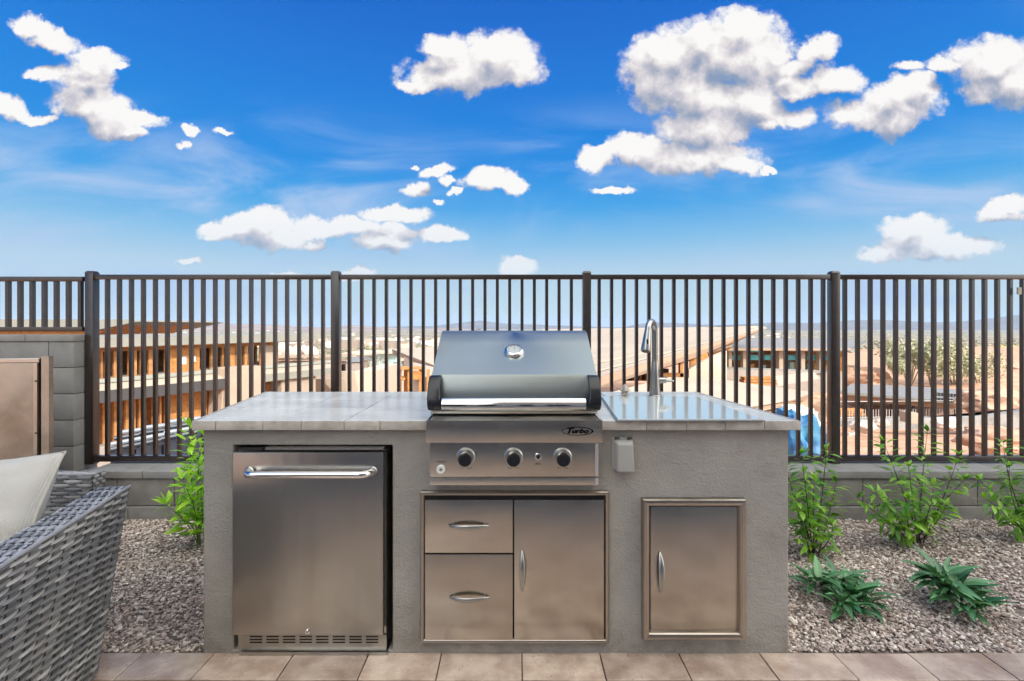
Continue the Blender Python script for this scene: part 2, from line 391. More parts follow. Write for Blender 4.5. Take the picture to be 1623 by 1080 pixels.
def fabric():
    m = mat('cream_fabric', (0.50, 0.48, 0.43), 0.95); t = m.node_tree; b = t.nodes['Principled BSDF']; n = NB(t)
    g = n.n('ShaderNodeTexCoord').outputs['UV']
    w1 = n.n('ShaderNodeTexWave', wave_type='BANDS', bands_direction='X'); w1.inputs['Scale'].default_value = 38; w1.inputs['Distortion'].default_value = 1.2; w1.inputs['Detail Scale'].default_value = 3; n.set(w1.inputs['Vector'], g)
    w2 = n.n('ShaderNodeTexWave', wave_type='BANDS', bands_direction='Y'); w2.inputs['Scale'].default_value = 38; w2.inputs['Distortion'].default_value = 1.2; w2.inputs['Detail Scale'].default_value = 3; n.set(w2.inputs['Vector'], g)
    h = n.m('ADD', w1.outputs['Fac'], w2.outputs['Fac'])
    n.set(b.inputs['Base Color'], n.mix(n.m('MULTIPLY', h, 0.5), (0.37, 0.36, 0.34), (0.52, 0.51, 0.485)))
    bn = n.n('ShaderNodeBump'); bn.inputs['Strength'].default_value = 0.5; bn.inputs['Distance'].default_value = 0.002; n.set(bn.inputs['Height'], h)
    n.set(b.inputs['Normal'], bn.outputs[0]); return m
FABRIC = fabric()

def attr_mat(name, rough, attr='tone', spec=0.5, bump=0.0, bscale=40):
    m = mat(name, (0.3, 0.3, 0.3), rough, spec=spec, bump=bump, bscale=bscale); t = m.node_tree; n = NB(t)
    a = n.n('ShaderNodeVertexColor'); a.layer_name = attr
    n.set(t.nodes['Principled BSDF'].inputs['Base Color'], a.outputs[0]); return m

def np_mesh(name, verts, faces, m, cols=None, smooth=False, parent=None):
    """verts (N,3), faces (M,k) all same size; cols per vertex (N,3)"""
    me = bpy.data.meshes.new(name); k = faces.shape[1]
    me.vertices.add(len(verts)); me.vertices.foreach_set('co', np.ascontiguousarray(verts, dtype=np.float32).ravel())
    me.loops.add(faces.size); me.loops.foreach_set('vertex_index', np.ascontiguousarray(faces, dtype=np.int32).ravel())
    me.polygons.add(len(faces)); me.polygons.foreach_set('loop_start', np.arange(0, faces.size, k, dtype=np.int32))
    me.polygons.foreach_set('loop_total', np.full(len(faces), k, dtype=np.int32))
    me.update(calc_edges=True)
    if cols is not None:
        ca = me.color_attributes.new('tone', 'FLOAT_COLOR', 'POINT')
        ca.data.foreach_set('color', np.hstack([cols, np.ones((len(cols), 1))]).astype(np.float32).ravel())
    me.polygons.foreach_set('use_smooth', np.full(len(faces), smooth, dtype=bool))
    me.validate(); return link(name, me, m, parent)

# ------------------------------------------------------------------ terrain
def interp(v, xs, ys): return np.interp(v, xs, ys)
TY = [-1e5, 3.66, 4.4, 6, 8, 14, 20, 24, 28, 34, 40, 50, 120, 140, 180, 400, 1200, 3000, 20000]
TZ = [-.06, -.06, -.35, -.80, -1.15, -2.35, -3.3, -3.89, -4.47, -5.1, -4.45, -4.35, -5.3, -5.9, -9, -15, -30, -34, -40]
def terr(x, y):
    z = interp(y, TY, TZ)
    s = np.clip((-x+1-np.maximum(y-6, 0)*0.02)/14, 0, 1)*np.clip((y-4)/12, 0, 1)*np.clip((260-y)/150, 0, 1)
    z = z-3.6*s*s*(3-2*s)
    r = np.clip((x/np.maximum(y, 1)-0.55)/0.5, 0, 1)*np.clip((y-30)/60, 0, 1)*np.clip((500-y)/300, 0, 1)
    z = z+1.6*r
    return z
ys = np.concatenate([-np.geomspace(4, 900, 12)[::-1], np.linspace(-2, 3.6, 8), 3.7+np.geomspace(0.05, 16000, 250)])
xs = np.concatenate([-np.geomspace(0.25, 16000, 110)[::-1], [0], np.geomspace(0.25, 16000, 110)])
gx, gy = np.meshgrid(xs, ys); gz = terr(gx, gy)
for i in range(gz.shape[0]):
    for j in range(gz.shape[1]):
        y = gy[i, j]
        if 4.2 < y < 9000 and abs(gx[i, j]) < 6000:
            x = gx[i, j]; a = min((y-4.2)*0.018, 0.30)+min(y*0.0009, 3)
            gz[i, j] += min((y-4.2)*.02, .10)*mnoise.fractal(Vector((x/1.7, y/1.7, 0)), 0.9, 2.1, 3)*(1 if y < 80 else 0)+a*.6*mnoise.fractal(Vector((x/14, y/14, 3)), 0.9, 2.1, 3)
nr, nc = gz.shape
idx = np.arange(nr*nc).reshape(nr, nc)
fc = np.stack([idx[:-1,:-1], idx[:-1,1:], idx[1:,1:], idx[1:,:-1]], -1).reshape(-1, 4)
def ground_mat():
    m = mat('desert_ground', (0.3, 0.2, 0.15), 0.95); t = m.node_tree; b = t.nodes['Principled BSDF']; n = NB(t)
    g = n.n('ShaderNodeTexCoord').outputs['Object']
    s = n.n('ShaderNodeSeparateXYZ'); n.set(s.inputs[0], g)
    a = n.noise(g, 0.9, 9, 0.65); c = n.noise(g, 0.05, 8, 0.6)
    near = n.mix(n.smooth(a, .35, .65), (0.44, 0.235, 0.145), (0.62, 0.385, 0.255))
    f = n.noise(g, 0.018, 10, 0.72)
    plain = n.mix(n.smooth(f, .42, .60), (0.36, 0.29, 0.20), (0.12, 0.125, 0.075))
    plain = n.mix(n.smooth(n.noise(g, 0.006, 6, 0.6), .52, .7), plain, (0.30, 0.24, 0.18))
    far = n.smooth(s.outputs[1], 60, 220)
    n.set(b.inputs['Base Color'], n.mix(far, near, plain))
    bn = n.n('ShaderNodeBump'); bn.inputs['Strength'].default_value = 0.6; bn.inputs['Distance'].default_value = 0.08
    n.set(bn.inputs['Height'], n.noise(g, 4, 8, 0.7)); n.set(b.inputs['Normal'], bn.outputs[0]); return m
GM = ground_mat()
struct(np_mesh('ground', np.stack([gx, gy, gz], -1).reshape(-1, 3), fc, GM, smooth=True))

# mountains
def ridge(name, pts, D0, depth, m, base=-40, seed=0, rough=1.0):
    pxs = np.arange(pts[0][0], pts[-1][0]+.1, 3.0); top = np.interp(pxs, [p[0] for p in pts], [p[1] for p in pts])
    rows = 26; V = np.zeros((rows, len(pxs), 3))
    for i in range(rows):
        t = i/(rows-1); d = D0+depth*(t*1.0)
        for j, px in enumerate(pxs):
            zt = Z(top[j], D0+depth*.7); prof = math.sin(min(t/0.7, 1)*math.pi/2)**1.3 if t < .7 else 1-((t-.7)/.3)*0.9
            x = X(px, D0+depth*.7); nz = mnoise.fractal(Vector((x/900+seed, d/900, seed)), 0.8, 2.2, 6)
            V[i, j] = (x, d, base+(zt-base)*prof*(1+0.28*nz*rough*math.sin(math.pi*min(1, t/.7))) + (mnoise.fractal(Vector((x/300, seed, 0)), .8, 2, 4)*6*rough if abs(t-.7) < .3 else 0))
    id2 = np.arange(rows*len(pxs)).reshape(rows, -1)
    f2 = np.stack([id2[:-1,:-1], id2[:-1,1:], id2[1:,1:], id2[1:,:-1]], -1).reshape(-1, 4)
    return struct(np_mesh(name, V.reshape(-1, 3), f2, m, smooth=True))
HILL = mat('hill_rock', (0.20, 0.14, 0.11), 0.95, col2=(0.36, 0.26, 0.20), vscale=0.004, detail=10)
HILLB = mat('far_hill_rock', (0.09, 0.085, 0.09), 0.95, col2=(0.15, 0.135, 0.13), vscale=0.002, detail=10)
ridge('hills', [(-500,512),(60,512),(190,517),(240,514),(290,511),(330,509),(360,513),(420,514),(470,517),(520,520),(570,516),(640,521),(760,521)], 3600, 1500, HILL, seed=1)
ridge('hills', [(560,519),(690,517),(760,508),(800,513),(900,517),(985,519),(1030,511),(1080,513),(1140,516),(1230,512),(1330,519)], 5600, 1500, HILLB, seed=4)
ridge('hills', [(1140,516),(1230,511),(1290,513),(1340,508),(1380,507),(1420,510),(1480,512),(1540,508),(1580,503),(1623,498),(1900,492),(2600,500)], 4000, 1600, HILLB, seed=9)

# ------------------------------------------------------------------ unseen own house behind the camera (sized to throw the shade, seen in the steel)
HW = mat('house_stucco', (0.66, 0.58, 0.49), 0.9, var=0.08, vscale=2, bump=0.3, bscale=60)
ROOFEDGE = mat('roof_edge_paint', (0.60, 0.52, 0.44), 0.8, var=0.08, vscale=3)
hs = empty('house', (2, -4, 0), 'unseen tan stucco house behind the camera, sized to shade the whole yard', 'house')
box('wall', -4.5, 10, -5.2, -4.0, 0, 3.0, HW, hs)
box('upper_floor', -1.0, 9.6, -9, -4.02, 3.002, 8.3, HW, hs)
box('roof_edge', -1.1, 9.7, -9.1, -3.9, 8.302, 8.45, ROOFEDGE, hs)
WIN = mat('house_window_glass', (0.02, 0.025, 0.03), 0.05, spec=0.8)
for x, w_ in ((-3.4, 1.3), (-1.35, .55), (0.35, .45), (1.5, .9), (4.2, 2.0)):
    fr = box('window', x-.06, x+w_+.06, -4.0, -3.94, .05, 2.45, DKGREY, hs)
    box('pane', x, x+w_, -3.939, -3.93, .1, 2.4, WIN, fr)

# ------------------------------------------------------------------ patio paving
slabo = struct(box('patio', -4.5, 10, -3.98, 1.99, -0.12, -0.028, GROUT))
tile_me = {}
def paver(x0, x1, y0, y1):
    g = 0.0022; bm = bmesh.new(); add_box(bm, x0+g, x1-g, y0+g, y1-g, -0.028, 0.0+rnd.uniform(-.0012, .0012)); bev(bm, 0.003, 2)
    for v in bm.verts: v.co.x += rnd.uniform(-.0009, .0009); v.co.y += rnd.uniform(-.0012, .0012)
    return from_bm('paving_stone', bm, PAVER, slabo)
xj = [X(px, 1.99) for px in (-60,60,190-12,228,340,467,585,700,827,950,1075,1203,1320,1440,1555,1680,1800)]
xj = [-3.2,-2.88,-2.56,-2.24,-1.92]+[X(px, 1.99) for px in (228,340,467,585,700,827,950,1075,1203,1320,1438,1555,1680,1800)]
for a, b in zip(xj, xj[1:]):
    paver(a, b, 1.835, 1.992)
for r, (y0, y1) in enumerate([(1.22, 1.835), (.6, 1.22), (-.02, .6), (-.64, -.02)]):
    off = 0.11 if r % 2 == 0 else 0.0
    for a, b in zip(xj, xj[1:]): paver(a+off, b+off, y0, y1)

# ------------------------------------------------------------------ gravel
def ico():
    bm = bmesh.new(); bmesh.ops.create_icosphere(bm, subdivisions=1, radius=1); v = np.array([x.co[:] for x in bm.verts]); f = np.array([[a.index for a in q.verts] for q in bm.faces]); bm.free(); return v, f
IV, IF = ico()
def stones(name, regions, m, smin, smax, pal):
    V = []; Fc = []; C = []; off = 0
    for (x0, x1, y0, y1, dens, zf) in regions:
        n = int((x1-x0)*(y1-y0)*dens)
        c = np.stack([npr.uniform(x0, x1, n), npr.uniform(y0, y1, n)], -1)
        s = npr.uniform(smin, smax, n)*np.where(npr.rand(n) < .05, 1.8, 1)
        for i in range(n):
            q = IV*(1+npr.uniform(-.28, .28, (12, 1)))*s[i]*np.array([1, npr.uniform(.55, .95), npr.uniform(.4, .7)])
            a, b = npr.uniform(0, 6.28), npr.uniform(-.6, .6)
            Rz = np.array([[math.cos(a), -math.sin(a), 0], [math.sin(a), math.cos(a), 0], [0, 0, 1]]); Rx = np.array([[1, 0, 0], [0, math.cos(b), -math.sin(b)], [0, math.sin(b), math.cos(b)]])
            q = q@Rx.T@Rz.T
            q += (c[i, 0], c[i, 1], zf+npr.uniform(0, .012)+.006*math.sin(c[i,0]*5)*math.cos(c[i,1]*6))
            V.append(q); Fc.append(IF+off); off += 12
            col = pal[npr.randint(len(pal))]; k = npr.uniform(.85, 1.3)*np.array([1.0, 1.0, .96]); C.append(np.tile(np.array(col)*k, (12, 1)))
    return stuff(np_mesh(name, np.vstack(V), np.vstack(Fc), m, np.vstack(C)))
GRAV = attr_mat('gravel_stone', 0.8, bump=0.3, bscale=150)
pal = [(.36,.285,.25),(.48,.40,.365),(.28,.22,.195),(.58,.51,.47),(.40,.31,.28),(.20,.165,.15),(.66,.60,.56),(.44,.355,.32)]
gv = stones('gravel', [(-2.15, -1.13, 1.998, 2.4, 12500, -.005), (-2.5, -1.13, 2.4, 2.8, 11000, -.005), (-3.0, -1.13, 2.8, 3.38, 9500, -.005), (1.13, 2.35, 1.998, 2.8, 12500, -.005), (1.13, 3.75, 2.8, 3.38, 9500, -.005), (2.35, 3.1, 2.3, 2.8, 7500, -.005)], GRAV, .0042, .0098, pal)
gv['label'] = 'pinkish grey crushed gravel'
struct(box('gravel_bed', -6, 7, 1.995, 3.40, -.2, -.006, mat('gravel_fines', (.17,.135,.115), .95, var=.3, vscale=60, bump=.6, bscale=120)))

# ------------------------------------------------------------------ low block wall and the tall pier
def block_wall(root, x0, x1, y0, y1, z0, courses, blen, m, shift0=0.0, bevel=0.004, gap=.005):
    for k, h in enumerate(courses):
        x = x0-(((k % 2)*0.5*blen+shift0) % blen); 
        while x < x1:
            a, b = max(x, x0), min(x+blen, x1)
            if b-a > .03:
                box('block', a+gap/2, b-gap/2, y0+rnd.uniform(0, .002), y1, z0+gap/2, z0+h-gap/2, m, root, bevel)
            x += blen
        z0 += h
    return z0
MORT = mat('mortar', (0.15, 0.142, 0.132), .95, bump=.4, bscale=100)
lw = empty('block_wall', (0, 3.45, 0), 'low grey concrete block wall under the long metal fence', 'wall')
box('mortar_core', -2.98, 7, 3.378, 3.63, -.3, .295, MORT, lw)
block_wall(lw, -2.98, 7, 3.352, 3.40, -.10, [.19], .40, BLOCK, .1)
block_wall(lw, -2.98, 7, 3.370, 3.64, .092, [.19], .40, BLOCK, .19)
x = -2.98
while x < 7:
    box('cap_block', x+.002, x+.398, 3.355, 3.70, .286, .335, BLOCKL, lw, .004); x += .40
pw = empty('block_pier_wall', (-3.9, 3.5, 0), 'tall grey block wall with a lit end, left of the first fence post', 'wall')
XE = X(117, 3.46)
box('mortar_core', -7, XE-.004, 3.465, 3.655, 0, 1.24, MORT, pw)
zc = 1.345-23.5/766.4*3.46
z = Z(541.5, 3.46)
box('cap_block', X(41,3.46)+.002, XE+.004, 3.452, 3.67, z, Z(531,3.46), BLOCKL, pw, .004)
xx = X(41,3.46)
while xx > -7: box('cap_block', xx-.398, xx-.002, 3.452, 3.67, z, Z(531,3.46), BLOCKL, pw, .004); xx -= .4
k = 0; zt = z
while zt > 0:
    zb = zt-.188; x = XE-(.18 if k % 2 == 0 else .39); a = XE
    while a > -7:
        b = max(x, -7); box('block', b+.003, a-.003 if a < XE else a, 3.458+rnd.uniform(0, .0015), 3.66, zb+.003, zt-.003, BLOCKL, pw, .004); a = x; x -= .39
    zt = zb; k += 1

# ------------------------------------------------------------------ fence
fn = empty('metal_fence', (0, 3.57, .34), 'long dark bronze picket fence standing on the low block wall', 'fence')
fn_z0, fn_z1 = Z(731, 3.57), Z(722, 3.57); ft0, ft1 = Z(443, 3.555), Z(435.5, 3.555)
posts = [140.5, 530.5, 930.5, 1325.5, 1722]
pk_bm = bmesh.new(); add_box(pk_bm, -.0112, .0112, -.014, .014, fn_z1, ft0); bev(pk_bm, .0015, 1)
bmesh.ops.recalc_face_normals(pk_bm, faces=pk_bm.faces[:]); pk_me = bpy.data.meshes.new('picket'); pk_bm.to_mesh(pk_me); pk_bm.free(); pk_me.materials.append(FENCE)
for i, px in enumerate(posts):
    cxp = X(px, 3.54); p = box('post', cxp-.030, cxp+.030, 3.54, 3.60, .33, Z(433, 3.54), FENCE, fn, .003)
    bm = bmesh.new(); a = .033; zt = Z(433, 3.54)+.001
    add_hexa(bm, [(cxp-a,3.537,zt),(cxp+a,3.537,zt),(cxp+a,3.603,zt),(cxp-a,3.603,zt)], [(cxp-.022,3.548,zt+.016),(cxp+.022,3.548,zt+.016),(cxp+.022,3.592,zt+.016),(cxp-.022,3.592,zt+.016)])
    bev(bm, .003, 2); from_bm('post_cap', bm, FENCE, p)
    if i: 
        for s in (-1, 1):
            for zz in (ft0-.018, fn_z0+.03): lathe('bolt', [(.006, 0), (.006, .004), (.003, .006)], (cxp+s*.030, 3.565, zz), NICKEL, p, 'x', 10, Matrix.Rotation(0 if s > 0 else math.pi, 3, 'Z'))
npk = [18, 18, 18, 17]
for i in range(4):
    a, b = X(posts[i], 3.54)+.0305, X(posts[i+1], 3.54)-.0305
    box('top_rail', a, b, 3.548, 3.592, ft0, ft1, FENCE, fn, .003)
    box('bottom_rail', a, b, 3.548, 3.592, fn_z0, fn_z1, FENCE, fn, .003)
pick_px = [168+19.05*k for k in range(19)] + [553+19.6*k for k in range(19)] + [950+19.8*k for k in range(19)] + [1341+20.2*k for k in range(19)]
for px in pick_px:
    if any(abs(px-q) < 13 for q in posts): continue
    o = bpy.data.objects.new('picket', pk_me); COL.objects.link(o); o.parent = fn; o.matrix_parent_inverse = fn.matrix_basis.inverted()
    o.location = (X(px, 3.556), 3.570, 0)
f2 = empty('short_metal_fence', (-3.6, 3.55, 1.25), 'short run of dark picket fence on top of the tall block wall', 'fence')
box('top_rail', -7, X(133,3.55), 3.535, 3.575, Z(446,3.535), Z(438.5,3.535), FENCE, f2, .003)
box('bottom_rail', -7, X(133,3.55), 3.535, 3.575, Z(525.5,3.535), Z(518.5,3.535), FENCE, f2, .003)
b2 = bmesh.new(); add_box(b2, -.0112, .0112, -.014, .014, Z(518.5,3.535), Z(446,3.535)); bmesh.ops.recalc_face_normals(b2, faces=b2.faces[:])
p2 = bpy.data.meshes.new('picket'); b2.to_mesh(p2); b2.free(); p2.materials.append(FENCE)
for k in range(22):
    px = 125-19.2*k
    o = bpy.data.objects.new('picket', p2); COL.objects.link(o); o.parent = f2; o.matrix_parent_inverse = f2.matrix_basis.inverted(); o.location = (X(px, 3.54), 3.556, 0)
tg = box('fence_tag', X(1609,3.54), X(1615,3.54), 3.52, 3.53, Z(467,3.53), Z(456,3.53), mat('beige_card', (.45,.42,.34), .7)); tag(tg, 'tiny beige tag hanging high on the fence near the right edge', 'tag')

# ------------------------------------------------------------------ steel cabinet at far left
sc_ = empty('steel_cabinet', (-3, 3, 0), 'bronzed stainless steel cabinet behind the wicker chair', 'cabinet')
BRZ = mat('bronzed_steel', (.33,.27,.21), .38, 1.0, col2=(.52,.46,.40), vscale=3.5, rvar=.25)
d = 3.0; r0 = X(61,d); zt = Z(568,d)
hexa('front_panel', [(r0-1.6,2.72,.0),(r0,d,.0),(r0,d+.03,.0),(r0-1.6,2.75,.0)], [(r0-1.6,2.72,zt-.028),(r0,d,zt-.028),(r0,d+.03,zt-.028),(r0-1.6,2.75,zt-.028)], BRZ, sc_)
hexa('top_trim', [(r0-1.6,2.712,zt-.026),(r0+.012,d-.008,zt-.026),(r0+.012,d+.03,zt-.026),(r0-1.6,2.75,zt-.026)], [(r0-1.6,2.712,zt),(r0+.012,d-.008,zt),(r0+.012,d+.03,zt),(r0-1.6,2.75,zt)], STEEL, sc_, .003)
hexa('side_gap', [(r0+.002,d+.02,0),(r0+.02,d+.02,0),(r0+.02,d+.028,0),(r0+.002,d+.028,0)], [(r0+.002,d+.02,zt+.01),(r0+.02,d+.02,zt+.01),(r0+.02,d+.028,zt+.01),(r0+.002,d+.028,zt+.01)], BLACK, sc_)
hexa('end_post', [(r0+.022,d-.005,0),(r0+.064,d,0),(r0+.064,d+.03,0),(r0+.022,d+.03,0)], [(r0+.022,d-.005,zt+.012),(r0+.064,d,zt+.012),(r0+.064,d+.03,zt+.012),(r0+.022,d+.03,zt+.012)], BRZ, sc_)
hexa('edge_strip', [(r0-.020,d-.012,0),(r0-.001,d-.008,0),(r0-.001,d+.01,0),(r0-.020,d+.01,0)], [(r0-.020,d-.012,zt-.03),(r0-.001,d-.008,zt-.03),(r0-.001,d+.01,zt-.03),(r0-.020,d+.01,zt-.03)], STEEL, sc_)
for py in (604, 686): lathe('screw', [(.005,0),(.005,.004)], (X(60,d), d-.012, Z(py,d)), BLACK, sc_, n=8)

# ------------------------------------------------------------------ kitchen island
isl = empty('kitchen_island', (-.06, 2.4, 0), 'long grey stucco outdoor kitchen island with a pale tiled top', 'kitchen island')
bx0, bx1 = X(322,1.99), X(1250,1.99); CT = Z(668, 1.96)
fo = (X(369.5,1.99), X(622,1.99), .0, Z(706,1.99))         # fridge opening
bm = bmesh.new()
xsn = [bx0, fo[0], fo[1], bx1]; zsn = [-.05, .012, fo[3], CT-.037]
vg = {}
for i, x in enumerate(xsn):
    for j, zz in enumerate(zsn): vg[i, j] = bm.verts.new((x, 1.99, zz))
for i in range(3):
    for j in range(3):
        if i == 1 and j == 1: continue
        bm.faces.new((vg[i,j], vg[i+1,j], vg[i+1,j+1], vg[i,j+1]))
# reveal of the opening
rv = {k: bm.verts.new((v.co.x, 2.62, v.co.z)) for k, v in vg.items() if k in ((1,1),(2,1),(2,2),(1,2))}
seq = [(1,1),(2,1),(2,2),(1,2)]
for k in range(4): bm.faces.new((vg[seq[k]], vg[seq[(k+1) % 4]], rv[seq[(k+1) % 4]], rv[seq[k]]))
bm.faces.new([rv[s] for s in seq])
bl = {}
for i, x in ((0, X(424,2.80)), (3, X(1100,2.80))):
    for j in (0, 3): bl[i, j] = bm.verts.new((x, 2.80, zsn[j]))
bm.faces.new((vg[0,0], vg[0,1], vg[0,2], vg[0,3], bl[0,3], bl[0,0])); bm.faces.new((vg[3,3], vg[3,2], vg[3,1], vg[3,0], bl[3,0], bl[3,3]))
bm.faces.new((vg[0,3], vg[1,3], vg[2,3], vg[3,3], bl[3,3], bl[0,3])); bm.faces.new((bl[0,0], bl[0,3], bl[3,3], bl[3,0]))
bmesh.ops.subdivide_edges(bm, edges=[e for e in bm.edges if e.calc_length() > .25], cuts=6, use_grid_fill=True)
body = from_bm('stucco_body', bm, STUCCO, isl)
bvm = body.modifiers.new('bevel', 'BEVEL'); bvm.width = .006; bvm.segments = 2; bvm.limit_method = 'ANGLE'; bvm.angle_limit = R(40)

# countertop: quadrilateral cut in tiles, notch for the grill
yf, yb = 1.962, 2.844
def edge_x(side, y):   # outer edges of the top
    t = (y-yf)/(yb-yf)
    return (X(303,1.96)*(1-t)+X(421,2.844)*t) if side < 0 else (X(1270,1.96)*(1-t)+X(1103,2.844)*t)
TH = .0365
core = bmesh.new()
add_hexa(core, [(edge_x(-1,yf)+.012,yf+.012,CT-TH+.001),(edge_x(1,yf)-.012,yf+.012,CT-TH+.001),(edge_x(1,yb)-.012,yb-.01,CT-TH+.001),(edge_x(-1,yb)+.012,yb-.01,CT-TH+.001)],
         [(edge_x(-1,yf)+.012,yf+.012,CT-.012),(edge_x(1,yf)-.012,yf+.012,CT-.012),(edge_x(1,yb)-.012,yb-.01,CT-.012),(edge_x(-1,yb)+.012,yb-.01,CT-.012)])
from_bm('counter_core', core, GROUT, isl)
rows = [yf+.0105, 2.27, 2.555, yb]
gl, gr = X(676, 1.96), X(952.5, 1.96)
def top_tile(xa0, xb0, xa1, xb1, y0, y1):
    g = .0024; bm = bmesh.new()
    b4 = [(xa0+g,y0+g,CT-.012),(xb0-g,y0+g,CT-.012),(xb1-g,y1-g,CT-.012),(xa1+g,y1-g,CT-.012)]
    add_hexa(bm, b4, [(p[0],p[1],CT+rnd.uniform(-.0004,.0004)) for p in b4]); bev(bm, .0012, 1); from_bm('counter_tile', bm, TILE, isl)
for (y0, y1) in zip(rows, rows[1:]):
    # left side
    js = [-.39-.3*k for k in range(0, 5)]
    xr = gl if y0 < 2.5 else gr
    cur = xr
    cuts = [j for j in ([.2,-.1]+js if y0 >= 2.5 else js) if j < xr-.05]
    L0, L1 = edge_x(-1, y0)+.011, edge_x(-1, y1)+.011
    if y0 < 2.5: cuts = [c for c in cuts if c > max(L0, L1)-.0+.06]
    else: cuts = [c for c in cuts if c > max(L0, L1)+.06]
    xs_ = [xr]+cuts
    for a, b in zip(xs_, xs_[1:]): top_tile(b, a, b, a, y0, y1)
    top_tile(L0, xs_[-1], L1, xs_[-1], y0, y1)
    R0, R1 = edge_x(1, y0)-.011, edge_x(1, y1)-.011
    cuts = [c for c in (.50, .80) if c < min(R0, R1)-.06 and c > gr]
    xs_ = [gr]+cuts
    for a, b in zip(xs_, xs_[1:]): top_tile(a, b, a, b, y0, y1)
    top_tile(xs_[-1], R0, xs_[-1], R1, y0, y1)
# edge trim tiles
ej = [303, 341, 416, 477, 545, 602, 675.5]; ej2 = [952.5, 1025, 1088, 1150, 1212, 1270]
for js in (ej, ej2):
    for a, b in zip(js, js[1:]):
        xa, xb = X(a,1.96), X(b,1.96)
        box('edge_tile', xa+.001, xb-.001, yf-.001, yf+.0095, CT-TH, CT+.0006, TILEE, isl, .002)
for s in (-1, 1):
    n = 4
    for k in range(n):
        y0, y1 = yf+.011+(yb-yf-.011)*k/n, yf+.011+(yb-yf-.011)*(k+1)/n
        a0, a1 = edge_x(s, y0), edge_x(s, y1); w = -s*.0095
        b4 = [(a0,y0+.001,CT-TH),(a0+w,y0+.001,CT-TH),(a1+w,y1-.001,CT-TH),(a1,y1-.001,CT-TH)]
        bm = bmesh.new(); add_hexa(bm, b4, [(p[0],p[1],CT+.0006) for p in b4]); from_bm('edge_tile', bm, TILEE, isl)

# ------------------------------------------------------------------ fridge
fr = empty('undercounter_fridge', (X(490,1.97), 2.2, 0), 'stainless steel undercounter fridge with a thick tubular bar handle', 'fridge')
dd = 1.955
fx0, fx1 = X(369,dd), X(607,dd)
box('cabinet', X(377,1.99), X(612,1.99), 1.992, 2.60, .012, Z(711,1.99)-.004, STEELD, fr)
box('gasket', fx0+.008, fx1-.006, 1.976, 1.991, Z(1002,dd), Z(722,dd), BLACK, fr)
dr = box('door', fx0, fx1, dd, 1.976, Z(1007,dd), Z(717.5,dd), STEELD, fr, .003, 2)
box('hinge_plate', X(420,1.96), X(608,1.96), 1.962, 1.995, Z(713.5,1.96), Z(710,1.96), NICKEL, fr)
box('hinge_arm', X(376,1.96), X(415,1.96), 1.962, 1.99, Z(714.5,1.96), Z(712,1.96), BLACK, fr)
# handle: bar bows out from the door, ends curve back
hd = 1.90; zc = Z(753,hd); r = .0145
xl, xr = X(393,hd), X(576,hd); pts = []
for k in range(8): a = k/7*math.pi/2; pts.append((xl-.018+.04-.04*math.cos(a)-.004, hd+.052-.052*math.sin(a), zc))
pts2 = [(2*(xl+xr)/2-p[0], p[1], p[2]) for p in pts][::-1]
tube('handle', [(pts[0][0], 1.957, zc)]+pts+[(xl+(xr-xl)*t, hd, zc) for t in (.1,.3,.5,.7,.9)]+pts2+[(pts2[-1][0], 1.957, zc)], r, CHROME, dr, 18)
for p in (pts[0], pts2[-1]): lathe('handle_mount', [(.019, 0), (.019, .008), (.016, .012)], (p[0], 1.9545, zc), NICKEL, dr, n=24)
lathe('lock', [(.010, 0), (.010, .004), (.0075, .006), (.0035, .0055)], (X(487.5,dd), dd+.0005, Z(1001,dd)), CHROME, dr, n=20)
lathe('keyhole', [(.003, 0), (.003, .0008)], (X(487.5,dd), dd-.0055, Z(1001,dd)), BLACK, dr, n=12)
kd = 1.985
kg = box('kick_grille', X(383,kd), X(613,kd), kd, 1.99, Z(1027,kd), Z(1006.5,kd), STEELD, fr, .001)
for i in range(8):
    px0 = 396+26.3*i
    for py in (1008.2, 1012.8, 1017.4):
        box('vent_slot', X(px0,kd), X(px0+19.5,kd), kd-.0012, kd+.001, Z(py+1.9,kd), Z(py,kd), BLACK, kg)
box('base_strip', X(380,1.975), X(614,1.975), 1.972, 2.1, .001, .014, STEELD, fr)

# ------------------------------------------------------------------ grill
G = empty('built_in_grill', (0, 2.3, CT), 'stainless steel built-in gas grill with closed hood and three black knobs', 'grill')
hw = .3545
bm = bmesh.new()
prof = [(2.055,.972),(2.055,1.02),(2.062,1.08),(2.078,1.125),(2.083,1.1355)]
top = [(2.083+(2.352-2.083)*t, 1.1355+(1.3085-1.1355)*t) for t in (.25,.5,.75,1)]
back = [(2.375,1.3165),(2.42,1.322),(2.50,1.31),(2.60,1.25),(2.66,1.15),(2.68,.972)]
add_extr(bm, prof+top+back, -hw, hw)
hood = from_bm('hood', bm, HOODS, G); 
for p in hood.data.polygons: p.use_smooth = True
hood.data.set_sharp_from_angle(angle=R(28))
bm = bmesh.new(); add_extr(bm, [(2.040,.9755),(2.040,.992),(2.054,.992),(2.054,.9755)], -.352, .352); bev(bm, .003, 2); from_bm('hood_lower_strip', bm, STEEL, hood, True)
for s in (-1, 1):
    bm = bmesh.new()
    cp = [(2.078,1.1345),(2.050,1.1335),(2.022,1.112),(2.004,1.080),(1.990,1.050),(1.985,1.020),(1.992,.998),(2.012,.993),(2.10,.993),(2.12,1.08),(2.11,1.134)]
    a, b = (-hw-.006, -.300) if s < 0 else (.300, hw+.006)
    add_extr(bm, cp, a, b)
    for v in bm.verts:      # inner edge sweeps in toward the handle
        inner = abs(abs(v.co.x)-.300) < 1e-5
        if inner and v.co.z > 1.04: v.co.x += s*.010
        if not inner and v.co.z < 1.0: v.co.x -= s*.004
    bev(bm, .0075, 3); from_bm('hood_end_cap', bm, BLKPL, hood, True)
